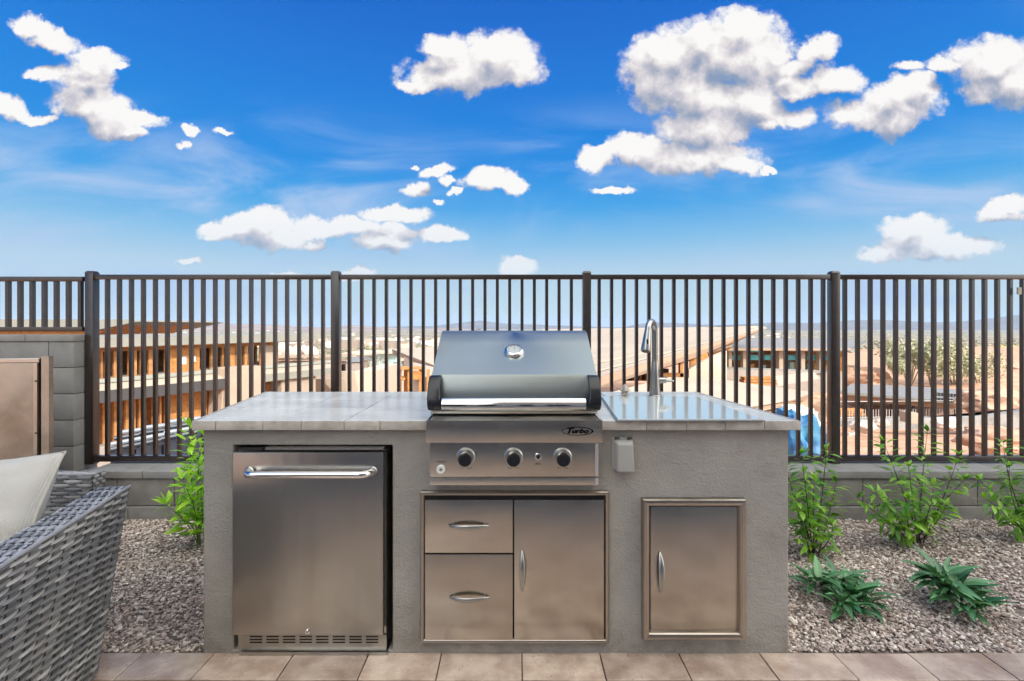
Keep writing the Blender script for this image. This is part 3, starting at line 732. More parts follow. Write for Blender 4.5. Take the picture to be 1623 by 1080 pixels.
# handle bar
bm = bmesh.new(); add_extr(bm, [(1.978,1.040),(1.972,1.032),(1.969,1.018),(1.972,1.004),(1.982,.998),(2.0,1.0),(2.004,1.03),(1.998,1.047),(1.988,1.048)], -.2975, .2935)
bev(bm, .002, 2); from_bm('handle', bm, CHROME, hood, True)
# gauge
pg = P(814.5, 556.5, 2.21); sl = math.atan2(1.3085-1.1355, 2.352-2.083)
t_ = .43; yc, zc_ = 2.083+(2.352-2.083)*.52, 1.1355+(1.3085-1.1355)*.52
nrm = Vector((0, -math.sin(sl), math.cos(sl))); rotm = Vector((0,-1,0)).rotation_difference(nrm).to_matrix()
gg = lathe('temperature_gauge', [(.046,-.001),(.045,.010),(.040,.016),(.0345,.0175),(.033,.012)], (0, yc, zc_), CHROME, hood, n=40, rot=rotm)
lathe('gauge_face', [(.0325,.0),(.0325,.0135)], (0, yc, zc_), mat('gauge_dial', (.42,.45,.45), .35), gg, n=32, rot=rotm)
bm = bmesh.new(); add_box(bm, -.001, .001, -.0145, -.0138, -.002, .020); 
for v in bm.verts: v.co = rotm @ v.co + Vector((0, yc, zc_))
from_bm('gauge_needle', bm, BLACK, gg)
bm = bmesh.new()
for k in range(9):
    a = math.pi*(k/8*1.3-.15); q = Matrix.Rotation(-(a-math.pi/2), 3, 'Y')
    vs = add_box(bm, -.0008, .0008, -.0145, -.0138, .024, .030)
    for v in vs: v.co = rotm @ (q @ v.co) + Vector((0, yc, zc_))
from_bm('gauge_marks', bm, BLACK, gg)
# firebox, ledge, fascia, panel
box('firebox', -.346, .346, 2.062, 2.70, .80, .9715, BLACK, G)
box('ledge', -.340, .340, 1.926, 2.060, .952, .967, STEEL, G, .002)
fz0, fz1 = Z(702,1.92), Z(666.5,1.92)
fa = box('fascia', X(675,1.92), X(955,1.92), 1.92, 1.9255, fz0, fz1, STEELV, G, .002)
for s in (-1, 1):
    xe = X(675,1.92) if s < 0 else X(955,1.92)-.004
    box('fascia_return', xe+.0005, xe+.0035, 1.9258, 1.961, fz0+.001, fz1-.001, STEEL, G)
pd = 1.943
pz0, pz1 = Z(755.5,pd), fz0+.006
pn = box('control_panel', X(681,pd), X(949,pd), pd, 1.952, pz0, pz1, STEELV, G, .003, 2)
box('panel_body', X(683,pd), X(947,pd), 1.953, 2.05, Z(768,pd), pz1, STEEL, G)
box('drip_tray_front', X(681,pd), X(949,pd), pd, 1.952, Z(769.5,pd), Z(757.5,pd), STEEL, G, .003, 2)
HILITE = mat('edge_highlight_steel', (.9,.9,.9), .35, 1.0)
for a, b, y0, y1 in ((943.5, 948.5, 703, 755),(943.5, 948.5, 758.5, 768.5)):
    box('edge_highlight', X(a,pd), X(b,pd), pd-.0015, pd-.0002, Z(y1,pd), Z(y0,pd), HILITE, pn)  # paler strips stand in for the highlight along the panel's right edge
PRINT = mat('printed_ink', (.004,.004,.004), .9, spec=0.1)
for px in (738.5, 814, 891.5):
    c = (X(px,pd), pd, Z(724.5,pd))
    kb = lathe('knob_bezel', [(.039,-.001),(.038,.004),(.034,.007),(.031,.004),(.029,.0035)], c, NICKEL, pn, n=40)
    lathe('knob', [(.027,.0),(.0265,.040),(.0250,.046)], c, CHROME, kb, n=36)
    kc = lathe('knob_face', [(.0268,.0435),(.0262,.0475),(.021,.0495),(.019,.049)], c, BLKPL, kb, n=36)
    box('knob_grip', c[0]-.004, c[0]+.004, pd-.0505, pd-.048, c[2]-.018, c[2]+.018, BLKPL, kb, .0012)
    bm = bmesh.new()
    for k, (u, w) in enumerate(((-.022,.007),(-.012,.005),(.005,.006),(.014,.009))): add_box(bm, c[0]+u, c[0]+u+w, pd-.0008, pd-.0002, c[2]-.0455, c[2]-.0438)
    from_bm('knob_marking', bm, PRINT, pn)
c = (X(853,pd), pd, Z(723.5,pd))
ig = lathe('igniter_button', [(.0145,-.001),(.0135,.004),(.010,.006)], c, CHROME, pn, n=28); lathe('button_cap', [(.0085,0),(.0085,.012),(.006,.014)], c, BLACK, ig, n=24)
bm = bmesh.new()
for u, w, zz in ((-.012,.006,.033),(-.004,.004,.033),(.002,.010,.033),(-.010,.020,.029)): add_box(bm, c[0]+u, c[0]+u+w, pd-.0008, pd-.0002, c[2]-zz, c[2]-zz+.0016)
from_bm('igniter_marking', bm, PRINT, pn)
c = (X(699,pd), pd, Z(744,pd))
lb = lathe('light_switch', [(.0185,-.001),(.0180,.004),(.0155,.008),(.007,.008),(.0065,.006)], c, WHITEPL, pn, n=32); lathe('switch_centre', [(.0062,0),(.006,.0075)], c, NICKEL, lb, n=20)
bm = bmesh.new()
for u, w in ((-.016,.006),(-.009,.004),(-.003,.009),(.008,.005),(.014,.003)): add_box(bm, c[0]+u, c[0]+u+w, pd-.0008, pd-.0002, c[2]+.0285, c[2]+.0308)
from_bm('switch_marking', bm, PRINT, pn)
# Turbo logo
def text_mesh(name, s, size, loc, m, parent, shear=.0, extr=.0004, off=0.0, sx=1.0):
    cu_ = bpy.data.curves.new(name, 'FONT'); cu_.body = s; cu_.size = size; cu_.shear = shear; cu_.extrude = extr; cu_.offset = off; cu_.align_x = 'CENTER'; cu_.align_y = 'CENTER'
    to = bpy.data.objects.new(name, cu_); COL.objects.link(to); bpy.context.view_layer.update()
    me = bpy.data.meshes.new_from_object(to); bpy.data.objects.remove(to)
    me.transform(Matrix.Translation(loc) @ Matrix.Rotation(R(90), 4, 'X') @ Matrix.Diagonal((sx, 1, 1, 1))); return link(name, me, m, parent)
lc = (X(915.5,1.92), 1.9192, Z(683.5,1.92)-.0005)
text_mesh('logo_lettering', 'urbo', .0235, (lc[0]+.008, lc[1], lc[2]-.0005), PRINT, fa, .35, .0004, .0012, 1.46)
text_mesh('logo_lettering', 'T', .030, (lc[0]-.0355, lc[1], lc[2]+.0012), PRINT, fa, .35, .0004, .0016, 1.28)
bm = bmesh.new(); n = 64; A, Bq = .0625, .0172; vo, vi = [], []
for y in (lc[1]-.0004, lc[1]+.0004):
    for k in range(n):
        a = 2*math.pi*k/n; wv = .0016+.0018*(0.5-.5*math.cos(a-math.pi*1.25))
        vo.append(bm.verts.new((lc[0]+A*math.cos(a), y, lc[2]+Bq*math.sin(a)))); vi.append(bm.verts.new((lc[0]-.0008+(A-wv*1.6)*math.cos(a), y, lc[2]+.0004+(Bq-wv)*math.sin(a))))
for k in range(n):
    j = (k+1) % n
    bm.faces.new((vo[k], vo[j], vi[j], vi[k])); bm.faces.new((vo[n+k], vo[n+j], vi[n+j], vi[n+k])); bm.faces.new((vo[k], vo[j], vo[n+j], vo[n+k])); bm.faces.new((vi[k], vi[j], vi[n+j], vi[n+k]))
from_bm('logo_ring', bm, PRINT, fa)

# ------------------------------------------------------------------ drawer and door unit, access door
def frame_steps(y0=1.989, yf_=1.966): return [(0, y0), (.0, yf_+.007), (.004, yf_+.001), (.009, yf_), (.0135, yf_+.002), (.0160, yf_+.006), (.0165, 1.986)]
def unit(name, label, cat, px0, px1, py0, py1, steps):
    u = empty(name, (X((px0+px1)/2,1.97), 1.99, Z(py1,1.97)), label, cat)
    x0, x1, z0, z1 = X(px0,1.97), X(px1,1.97), Z(py1,1.97), Z(py0,1.97)
    ring_loft('frame', x0, x1, z0, z1, steps, FRM, u)
    box('backing', x0+.012, x1-.012, 1.984, 1.9885, z0+.012, z1-.012, BLACK, u)
    return u
U = unit('drawer_and_door_unit', 'stainless access unit with two drawers beside a tall door, below the grill', 'cabinet', 666, 965.5, 779.5, 1020.5, frame_steps())
fd = 1.970
def front(nm, px0, px1, py0, py1, par): return box(nm, X(px0,fd), X(px1,fd), fd, 1.983, Z(py1,fd), Z(py0,fd), STEELV, par, .0025, 2)
d1 = front('drawer', 673.5, 812.8, 792.5, 876.8, U); arc_handle('handle', (X(743,fd), fd, Z(832.5,fd)), .165, .020, .026, 'x', NICKEL, d1)
d2 = front('drawer', 673.5, 812.8, 878.8, 1015.5, U); arc_handle('handle', (X(744,fd), fd, Z(946,fd)), .165, .020, .026, 'x', NICKEL, d2)
d3 = front('door', 815, 957.5, 792.5, 1015.5, U); arc_handle('handle', (X(827.5,fd), fd, Z(904.5,fd)), .168, .022, .026, 'z', NICKEL, d3)
A_ = unit('access_door', 'single stainless access door in a frame at the right end of the island', 'cabinet door', 1018, 1180.5, 790.5, 1012.5, [(0,1.989),(0,1.963),(.004,1.957),(.014,1.955),(.024,1.958),(.0275,1.964),(.028,1.986)])
d4 = front('door', 1031, 1174.5, 803, 1008, A_); arc_handle('handle', (X(1045.5,fd), fd, Z(906.5,fd)), .165, .026, .028, 'z', NICKEL, d4)

# ------------------------------------------------------------------ outlet cover
oc = empty('outlet_cover', (X(987,1.97), 1.99, Z(748,1.97)), 'grey weatherproof outlet cover on the stucco right of the grill', 'outlet cover')
box('back_plate', X(970,1.975), X(1003,1.975), 1.974, 1.989, Z(745,1.975), Z(694,1.975), TAUPE, oc, .004, 3)
bm = bmesh.new(); x0, x1 = X(973.5,1.955), X(1005,1.955); z0, z1 = Z(748.5,1.945), Z(699,1.945)
add_hexa(bm, [(x0,1.975,z0),(x0+.010,1.936,z0),(x1-.002,1.936,z0),(x1,1.975,z0)], [(x0,1.975,z1),(x0+.012,1.942,z1-.012),(x1-.006,1.942,z1-.012),(x1,1.975,z1)])
bev(bm, .008, 4); cv_ = from_bm('lid', bm, TAUPE, oc, True)
for px in (978, 998): lathe('hinge', [(.005,-.010),(.005,.010)], (X(px,1.965), 1.966, Z(694.5,1.965)), DKGREY, oc, 'x', 12)

# ------------------------------------------------------------------ sink cover, faucet, little cap
skz = CT+.010
sk = empty('sink_cover', (.72, 2.3, CT), 'glossy pale glass sink cover in the right end of the countertop', 'sink cover')
def rr(px, py, zz):  # point where the view ray meets height zz
    d = (CAMZ-zz)*F_PX/(py-CY); return (X(px,d), d)
cs = [rr(979, 664.5, skz), rr(1209, 664.5, skz), rr(1103, 628.5, skz), rr(954, 628.5, skz)]
hexa('glass_panel', [(x, y, CT+.003) for x, y in cs], [(x, y, skz) for x, y in cs], GLASS, sk, .0015)
ce = [(cs[0][0]-.008, cs[0][1]-.006), (cs[1][0]+.008, cs[1][1]-.006), (cs[2][0]+.006, cs[2][1]+.006), (cs[3][0]-.006, cs[3][1]+.006)]
hexa('steel_rim', [(x, y, CT+.0006) for x, y in ce], [(x, y, CT+.0052) for x, y in ce], NICKEL, sk, .001)
FD = 2.66; fb = P(1038, 627, FD); fb.z = CT
fc_ = empty('faucet', fb, 'tall brushed nickel pull-down faucet behind the sink', 'faucet')
lathe('base', [(.033,0),(.033,.006),(.0290,.010)], fb, NICKEL, fc_, 'z', 28)
tz = Z(508, FD)-.0
body_h = Z(574, FD)-CT
lathe('body', [(.0305,.009),(.0265,.05),(.0215,.12),(.0182,body_h),(.0172,body_h+.003)], fb, NICKEL, fc_, 'z', 28)
pts = []; r_ = .058
zs_ = CT+body_h
topz = Z(510,FD-.06)
pts.append((fb.x, FD, zs_)); pts.append((fb.x-.001, FD, zs_+.06)); pts.append((fb.x-.001, FD, topz-r_))
dirx = Vector((-.56, -.83, 0)).normalized()
for k in range(1, 13):
    a = math.pi*k/12*.94; off = r_*(1-math.cos(a)); pts.append((fb.x-.001+dirx.x*off, FD+dirx.y*off, topz-r_+r_*math.sin(a)))
e = Vector(pts[-1]); tdir = (Vector(pts[-1])-Vector(pts[-2])).normalized()
tube('spout', pts, .0160, NICKEL, fc_, 18)
hb = e+tdir*.012
sh = tube('spray_head', [e, e+tdir*.02, e+tdir*.06, e+tdir*.105, e+tdir*.115], [.0172, .0190, .0220, .0262, .0240], NICKEL, fc_, 20)
q = e+tdir*.07; box('spray_button', q.x-.006, q.x+.004, q.y-.0255, q.y-.018, q.z-.020, q.z+.022, BLACK, sh, .002)
tube('spray_face', [e+tdir*.114, e+tdir*.119], .019, DKGREY, sh, 20)
hz = Z(603, FD)
hd_ = tube('handle_hub', [(fb.x+.012, FD, hz), (fb.x+.058, FD, hz)], [.0165, .0165], NICKEL, fc_, 20)
tube('handle_lever', [(fb.x+.057, FD, hz), (fb.x+.072, FD, hz-.002), (fb.x+.098, FD, hz-.004), (fb.x+.104, FD, hz-.004)], [.0145, .0085, .0055, .004], NICKEL, hd_, 14)
cb = rr(990.5, 628, CT)
cp_ = empty('plastic_cap', (*cb, CT), 'small crumpled translucent cap left of the faucet', 'cap')
CAPM = mat('milky_plastic', (.42,.38,.34), .4, spec=.6)
bm = bmesh.new(); n = 10; rings = []
for h, rr_ in ((0,.018),(.008,.021),(.02,.012),(.03,.026),(.045,.020),(.058,.010),(.062,.004)):
    rings.append([bm.verts.new((cb[0]+rr_*(1+.35*math.sin(k*2.4+h*90))*math.cos(2*math.pi*k/n), cb[1]+rr_*(1+.3*math.cos(k*3.1+h*70))*math.sin(2*math.pi*k/n), CT+.001+h+.004*math.sin(k*2.7))) for k in range(n)])
for a, b in zip(rings, rings[1:]):
    for k in range(n): bm.faces.new((a[k], a[(k+1) % n], b[(k+1) % n], b[k]))
bm.faces.new(rings[0][::-1]); bm.faces.new(rings[-1]); from_bm('cap_body', bm, CAPM, cp_)

# ------------------------------------------------------------------ wicker chair and pillow
WK = attr_mat('wicker_strand', 0.42, spec=0.6, bump=.15, bscale=300)
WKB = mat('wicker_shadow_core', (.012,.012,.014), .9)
def weave(name, p00, p10, p01, p11, nrow, nst, parent, amp=.0045, th=.0030, wid=.92, tones=None, phase=0):
    """strands run p00->p10, rows stacked p00->p01"""
    p00, p10, p01, p11 = [np.array(p, float) for p in (p00, p10, p01, p11)]
    nrm = np.cross(p10-p00, p01-p00); nrm /= np.linalg.norm(nrm)
    seg = nst*6; V = []; Fs = []; C = []; off = 0
    us = np.linspace(0, 1, seg+1)
    tones = tones or [(.19,.195,.205),(.27,.27,.275),(.13,.135,.14),(.23,.225,.225),(.36,.355,.35),(.155,.155,.16)]
    for r in range(nrow):
        v0, v1 = r/nrow, (r+1)/nrow; vm = (v0+v1)/2; hv = (v1-v0)/2*wid
        tn = np.array(tones[npr.randint(len(tones))])*npr.uniform(.85, 1.15)
        wob = npr.uniform(-.1, .1)*hv
        wave = np.sin(np.pi*us*nst+np.pi*(r % 2)+phase); wave = np.sign(wave)*np.abs(wave)**.6
        cs_ = [(-1, 0), (-.6, .8), (0, 1), (.6, .8), (1, 0)]
        ring = []
        for a, h in cs_:
            vv = vm+hv*a+wob
            base = ((1-us)*(1-vv))[:, None]*p00+(us*(1-vv))[:, None]*p10+((1-us)*vv)[:, None]*p01+(us*vv)[:, None]*p11
            ring.append(base+nrm*(amp*wave+th*h)[:, None])
        q = np.stack(ring, 1); V.append(q.reshape(-1, 3))
        st = npr.uniform(.8, 1.2, seg+1); st = np.convolve(st, np.ones(5)/5, 'same')+.0
        C.append(np.repeat(tn[None]*st[:, None], 5, 0))
        ii = np.arange(seg)[:, None]*5+np.arange(4)[None]
        Fs.append(np.stack([ii, ii+1, ii+6, ii+5], -1).reshape(-1, 4)+off); off += (seg+1)*5
    for k in range(nst):
        u = (k+.5)/nst; hw_ = .30/nst; q = []
        for vv in (0.0, 1.0):
            for du in (-hw_, -hw_*.4, hw_*.4, hw_):
                base = (1-u-du)*(1-vv)*p00+(u+du)*(1-vv)*p10+(1-u-du)*vv*p01+(u+du)*vv*p11
                q.append(base+nrm*(.0012 if abs(du) < hw_*.9 else -.001))
        V.append(np.array(q)); C.append(np.tile(np.array(tones[k % len(tones)])*.7, (8, 1)))
        Fs.append(np.array([(0,1,5,4),(1,2,6,5),(2,3,7,6)])+off); off += 8
    o = np_mesh(name, np.vstack(V), np.vstack(Fs), WK, np.vstack(C), smooth=True, parent=parent); o['kind'] = 'stuff'; return o
ch = empty('wicker_armchair', (-1.9, 1.7, 0), 'grey woven wicker armchair cut off by the left edge of the picture', 'armchair')
A0 = Vector((-1.667, 2.10, .652)); B0 = Vector((-1.600, 1.86, 0.02)); dA = Vector((.255, -.967, 0)).normalized()
C0 = A0+dA*1.05; D0 = B0+dA*.95; inn = Vector((-.118, -.02, 0))
def off(v, d=.0): return Vector(v)
nside = Vector(np.cross(np.array(A0-C0), np.array(D0-C0))).normalized()
# outer side
weave('woven_side', C0, A0, D0, B0, 52, 17, ch, amp=.0042, th=.0024, wid=1.0)
weave('woven_side', A0, A0+inn*1.0, B0, B0+inn*1.0, 52, 2, ch)
weave('woven_arm_top', A0+Vector((0,0,.001)), C0+Vector((0,0,.001)), A0+inn, C0+inn, 9, 22, ch, amp=.002, tones=[(.22,.23,.26),(.33,.34,.37),(.14,.15,.17),(.28,.29,.32),(.42,.43,.46)])
add = .010
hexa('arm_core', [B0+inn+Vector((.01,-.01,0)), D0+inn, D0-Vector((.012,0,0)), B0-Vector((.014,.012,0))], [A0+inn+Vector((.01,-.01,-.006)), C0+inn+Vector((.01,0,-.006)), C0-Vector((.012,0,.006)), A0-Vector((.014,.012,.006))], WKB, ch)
# rounded rim strand along the top outer edge
rt = bmesh.new(); add_tube(rt, [A0+Vector((-.002,0,-.002)), A0.lerp(C0,.5)+Vector((-.002,0,-.002)), C0+Vector((-.002,0,-.002))], .0065, 8)
rim = from_bm('rim_strand', rt, mat('wicker_rim', (.26,.265,.285), .4), ch, True)
# backrest
bx_r = -1.92; bz = .663; 
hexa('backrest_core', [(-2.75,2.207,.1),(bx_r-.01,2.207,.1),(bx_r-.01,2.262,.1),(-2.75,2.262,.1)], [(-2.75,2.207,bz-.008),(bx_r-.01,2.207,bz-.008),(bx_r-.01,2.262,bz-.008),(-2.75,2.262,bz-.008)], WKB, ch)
weave('woven_backrest', (-2.75,2.20,.1), (bx_r,2.20,.1), (-2.75,2.20,bz), (bx_r,2.20,bz), 32, 14, ch)
weave('woven_backrest', (bx_r,2.20,.1), (bx_r,2.27,.1), (bx_r,2.20,bz), (bx_r,2.27,bz), 32, 4, ch)
weave('woven_back_top', (-2.75,2.20,bz), (bx_r,2.20,bz), (-2.75,2.27,bz), (bx_r,2.27,bz), 11, 14, ch, amp=.002)
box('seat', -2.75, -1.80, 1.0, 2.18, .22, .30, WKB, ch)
cu_m = mat('cushion_fabric', (.36,.35,.33), .95, bump=.3, bscale=300)
sq = box('seat_cushion', -2.74, -1.83, 1.05, 2.17, .302, .42, cu_m, None, .03, 4); tag(sq, 'thick grey seat cushion lying in the wicker armchair', 'cushion')
# pillow
TR, BRp = P(104, 716, 1.90), Vector((-1.705, 1.66, .47)); Lv = Vector((-.50, -.03, -.035))
TL, BL = TR+Lv, BRp+Lv
nb = 40; V = []; Fq = []; uv = []
nrm = (BRp-TR).cross(Lv).normalized()
if nrm.y > 0: nrm = -nrm
for side in (1, -1):
    for i in range(nb+1):
        for j in range(nb+1):
            u, v = i/nb*2-1, j/nb*2-1
            e_ = (1-abs(u)**2.6)*(1-abs(v)**2.6)
            pin = 1-.085*(1-abs(u))**.7*abs(v)**3; pin2 = 1-.085*(1-abs(v))**.7*abs(u)**3
            uu, vv = u*pin2, v*pin
            c = (TR*(1+uu)*(1-vv)+TL*(1-uu)*(1-vv)+BRp*(1+uu)*(1+vv)+BL*(1-uu)*(1+vv))/4
            cr = 0.012*mnoise.noise(Vector((u*2.5, v*2.5, side*3.0)))+.010*mnoise.noise(Vector((u*5+v*3, v*2, side)))*e_+.005*mnoise.noise(Vector((u*1.1+4, v*7, side)))*e_
            h = (.115*max(e_, 0)**.62)+cr*min(1, e_*3)
            V.append(c+nrm*side*h)
def pil(i, j, s): return (0 if s > 0 else (nb+1)**2)+i*(nb+1)+j
for i in range(nb):
    for j in range(nb):
        Fq.append((pil(i,j,1),pil(i,j+1,1),pil(i+1,j+1,1),pil(i+1,j,1))); Fq.append((pil(i,j,-1),pil(i+1,j,-1),pil(i+1,j+1,-1),pil(i,j+1,-1)))
po = np_mesh('pillow', np.array(V), np.array(Fq), FABRIC, smooth=True)
uvl = po.data.uv_layers.new(name='UVMap')
N1 = (nb+1)**2
for lp in po.data.loops:
    k = lp.vertex_index % N1; uvl.data[lp.index].uv = ((k//(nb+1))/nb, (k % (nb+1))/nb)
tag(po, 'plump cream linen pillow with piped edge resting in the wicker armchair', 'pillow')
def edge_pt(u, v):
    pin = 1-.085*(1-abs(u))**.7*abs(v)**3; pin2 = 1-.085*(1-abs(v))**.7*abs(u)**3
    uu, vv = u*pin2, v*pin
    return (TR*(1+uu)*(1-vv)+TL*(1-uu)*(1-vv)+BRp*(1+uu)*(1+vv)+BL*(1-uu)*(1+vv))/4
ps = [edge_pt(1, v) for v in np.linspace(-1, 1, 30)]+[edge_pt(u, 1) for u in np.linspace(1, -1, 30)]+[edge_pt(-1, v) for v in np.linspace(1, -1, 30)]+[edge_pt(u, -1) for u in np.linspace(-1, 1, 30)]
tube('piping', ps, .0035, mat('piping_fabric', (.40,.38,.35), .9), po, 8)

# ------------------------------------------------------------------ plants
def leaf_mesh(name, m, L=1.0, Wd=.3, fold=.12, droop=.25, serr=False, n=7):
    bm = bmesh.new(); mid = []; lf = []; rt = []
    for i in range(n+1):
        t = i/n; w = Wd/2*math.sin(math.pi*min(1, t**.8))**.9*(1 if t < 1 else 0)
        if serr and 0 < i < n: w *= (1.0 if i % 2 else .78)
        y = L*t; z = -droop*L*t*t
        mid.append(bm.verts.new((0, y, z))); 
        if 0 < i < n: lf.append(bm.verts.new((-w, y-.02*L, z+fold*w*2))); rt.append(bm.verts.new((w, y-.02*L, z+fold*w*2)))
        else: lf.append(mid[-1]); rt.append(mid[-1])
    for i in range(n):
        for sd in (lf, rt):
            q = []
            for v in (mid[i], mid[i+1], sd[i+1], sd[i]):
                if v not in q: q.append(v)
            if len(q) > 2: bm.faces.new(q if sd is rt else q[::-1])
    me = bpy.data.meshes.new(name); bm.to_mesh(me); bm.free(); me.materials.append(m)
    for p in me.polygons: p.use_smooth = True
    return me
def leaf_mat(name, c1, c2, trans=.25, rough=.42):
    m = bpy.data.materials.new(name); m.use_nodes = True; t = m.node_tree; b = t.nodes['Principled BSDF']; n = NB(t)
    oi = n.n('ShaderNodeObjectInfo'); g = n.n('ShaderNodeTexCoord').outputs['Object']
    c = n.mix(oi.outputs['Random'], c1, c2)
    s = n.n('ShaderNodeSeparateXYZ'); n.set(s.inputs[0], g)
    vein = n.smooth(n.m('ABSOLUTE', s.outputs[0]), .0, .03, 1.35, 1.0)
    c = n.vm('SCALE', c, sc=vein)
    n.set(b.inputs['Base Color'], c); b.inputs['Roughness'].default_value = rough
    tr = n.n('ShaderNodeBsdfTranslucent'); n.set(tr.inputs[0], n.vm('MULTIPLY', c, (1.5, 1.5, .6)))
    mx = n.n('ShaderNodeMixShader'); mx.inputs[0].default_value = trans
    t.links.new(b.outputs[0], mx.inputs[1]); t.links.new(tr.outputs[0], mx.inputs[2]); t.links.new(mx.outputs[0], t.nodes['Material Output'].inputs[0]); return m
STEM = mat('brown_stem', (.07,.045,.03), .8); STEMG = mat('green_stem', (.14,.20,.05), .6)
LIME = leaf_mat('lime_leaf', (.22,.50,.03), (.46,.70,.07), .35)
GREEN = leaf_mat('green_leaf', (.06,.20,.02), (.27,.50,.05), .3)
DEEP = leaf_mat('blue_green_leaf', (.03,.12,.05), (.13,.30,.13), .12, .35)
def put_leaf(me, root, pos, direction, size, roll=0.0, wide=1.0):
    o = bpy.data.objects.new('leaf', me); COL.objects.link(o); o.parent = root
    d = Vector(direction).normalized(); q = d.to_track_quat('Y', 'Z')
    o.matrix_parent_inverse = root.matrix_basis.inverted()
    o.matrix_basis = Matrix.Translation(pos) @ q.to_matrix().to_4x4() @ Matrix.Rotation(roll, 4, 'Y') @ Matrix.Diagonal((size*wide, size, size, 1))
    return o
lime_me = leaf_mesh('leaf', LIME, 1, .30, .18, .25); green_me = leaf_mesh('leaf', GREEN, 1, .42, .15, .3, True); green2 = leaf_mesh('leaf', GREEN, 1, .36, .1, .15); deep_me = leaf_mesh('leaf', DEEP, 1, .22, .25, .32)
def shrub(name, label, base, tips, leaf_me, nleaf, size, stem_m, pitch=.4, spread=.5, cluster=3, group=None):
    """tips: list of stem end points; leaves along each stem from 25% up, in whorls"""
    root = empty(name, base, label, 'shrub', group); base = Vector(base)
    tot = sum((Vector(t)-base).length for t in tips); rs = random.Random(int(abs(base.x)*1000))
    for t in tips:
        t = Vector(t); L = (t-base).length; b0 = base+Vector((rs.uniform(-.03,.03), rs.uniform(-.03,.03), -.02))
        mid = b0.lerp(t, .5)+Vector((rs.uniform(-.05,.05), rs.uniform(-.05,.05), rs.uniform(0,.06)))
        pts = [b0*(1-s)**2+mid*2*s*(1-s)+t*s*s for s in [i/10 for i in range(11)]]
        tube('stem', pts, [.0042*(1-.75*i/10) for i in range(11)], stem_m, root, 6)
        k = max(3, int(nleaf*L/tot/cluster)); ang = rs.uniform(0, 6)
        for i in range(k):
            s = .22+.78*(i+.5)/k; j = s*10; p = pts[int(j)].lerp(pts[min(10, int(j)+1)], j-int(j)); ax = (pts[min(10,int(j)+1)]-pts[max(0,int(j)-1)]).normalized()
            for c in range(cluster):
                ang += 2*math.pi/cluster+rs.uniform(-.5,.5)
                o1 = ax.orthogonal().normalized(); o2 = ax.cross(o1)
                side = o1*math.cos(ang)+o2*math.sin(ang)
                dr = side*spread+ax*pitch*rs.uniform(.4,1.3)+Vector((0,0,rs.uniform(-.15,.25)))
                pos = p+side*rs.uniform(0,.035)
                put_leaf(leaf_me, root, pos, dr, size*rs.uniform(.45,1.3)*(1.05-.25*s), rs.uniform(-.5,.5), rs.uniform(.8,1.2))
        for c in range(4): put_leaf(leaf_me, root, t, Vector((rs.uniform(-1,1), rs.uniform(-1,1), 1.1)), size*.75, rs.uniform(-.5,.5))
    return root
d = 2.92
def Q(px, py, dd=2.92): return P(px, py, dd)
shrub('lime_shrub', 'upright bright lime green shrub at the left end of the island', (X(320,2.95),2.95,0), [Q(300,676,2.9),Q(322,690,2.95),Q(262,800,2.85),Q(288,760,2.8),Q(318,740,2.9),Q(340,700,2.98),Q(282,815,2.9)], lime_me, 260, .105, STEMG, .5, .75, 3)
shrub('leafy_shrub', 'green leafy shrub tight against the right end of the island', (X(1292,2.85),2.85,0), [Q(1270,720,2.8),Q(1310,712,2.88),Q(1262,790,2.75),Q(1325,765,2.9),Q(1290,760,2.8),Q(1245,740,2.9),Q(1318,830,2.8),Q(1262,850,2.8)], green_me, 380, .072, STEM, .35, .7, 3, 'young shrubs along the low wall')
shrub('leafy_shrub', 'tallest green shrub, in the middle of the gravel bed before the wall', (X(1452,3.0),3.0,0), [Q(1470,684,3.0),Q(1400,700,2.95),Q(1385,780,2.85),Q(1360,790,2.9),Q(1520,720,3.0),Q(1530,760,2.95),Q(1440,740,2.9),Q(1500,800,2.9),Q(1410,830,2.85),Q(1480,770,2.85),Q(1440,790,2.8)], green_me, 460, .073, STEM, .35, .75, 3, 'young shrubs along the low wall')
shrub('leafy_shrub', 'sparse green shrub cut off by the right edge of the picture', (X(1632,3.05),3.05,0), [Q(1590,702,3.05),Q(1560,790,2.95),Q(1600,740,3.0),Q(1640,690,3.0),Q(1550,760,3.0),Q(1605,830,2.95),Q(1660,760,3.0)], green_me, 320, .072, STEM, .35, .75, 3, 'young shrubs along the low wall')
def rosette(name, label, centres, nleaf, size, seed):
    rs = random.Random(seed); root = empty(name, centres[0], label, 'plant', 'low succulents in the gravel')
    for c in centres:
        for i in range(nleaf):
            a = rs.uniform(0, 6.283); u = rs.uniform(.12, 1.35)
            dr = Vector((math.cos(a), math.sin(a), u)); put_leaf(deep_me, root, Vector(c)+Vector((math.cos(a)*.02, math.sin(a)*.02, .012+.05*rs.random())), dr, size*rs.uniform(.65,1.15), rs.uniform(-.4,.4), rs.uniform(.8,1.3))
    return root
rosette('rosette_plant', 'wide low blue-green plant on the gravel nearest the island', [(X(1312,2.38),2.262,.01),(X(1345,2.34),2.34,.01),(X(1372,2.30),2.30,.01),(X(1330,2.44),2.44,.02),(X(1295,2.42),2.42,.02)], 30, .125, 3)
rosette('rosette_plant', 'spiky blue-green plant on the gravel farther right, with long drooping leaves', [(X(1500,2.32),2.32,.04),(X(1530,2.24),2.24,.01),(X(1515,2.30),2.30,.06),(X(1490,2.36),2.36,.08)], 26, .15, 11)

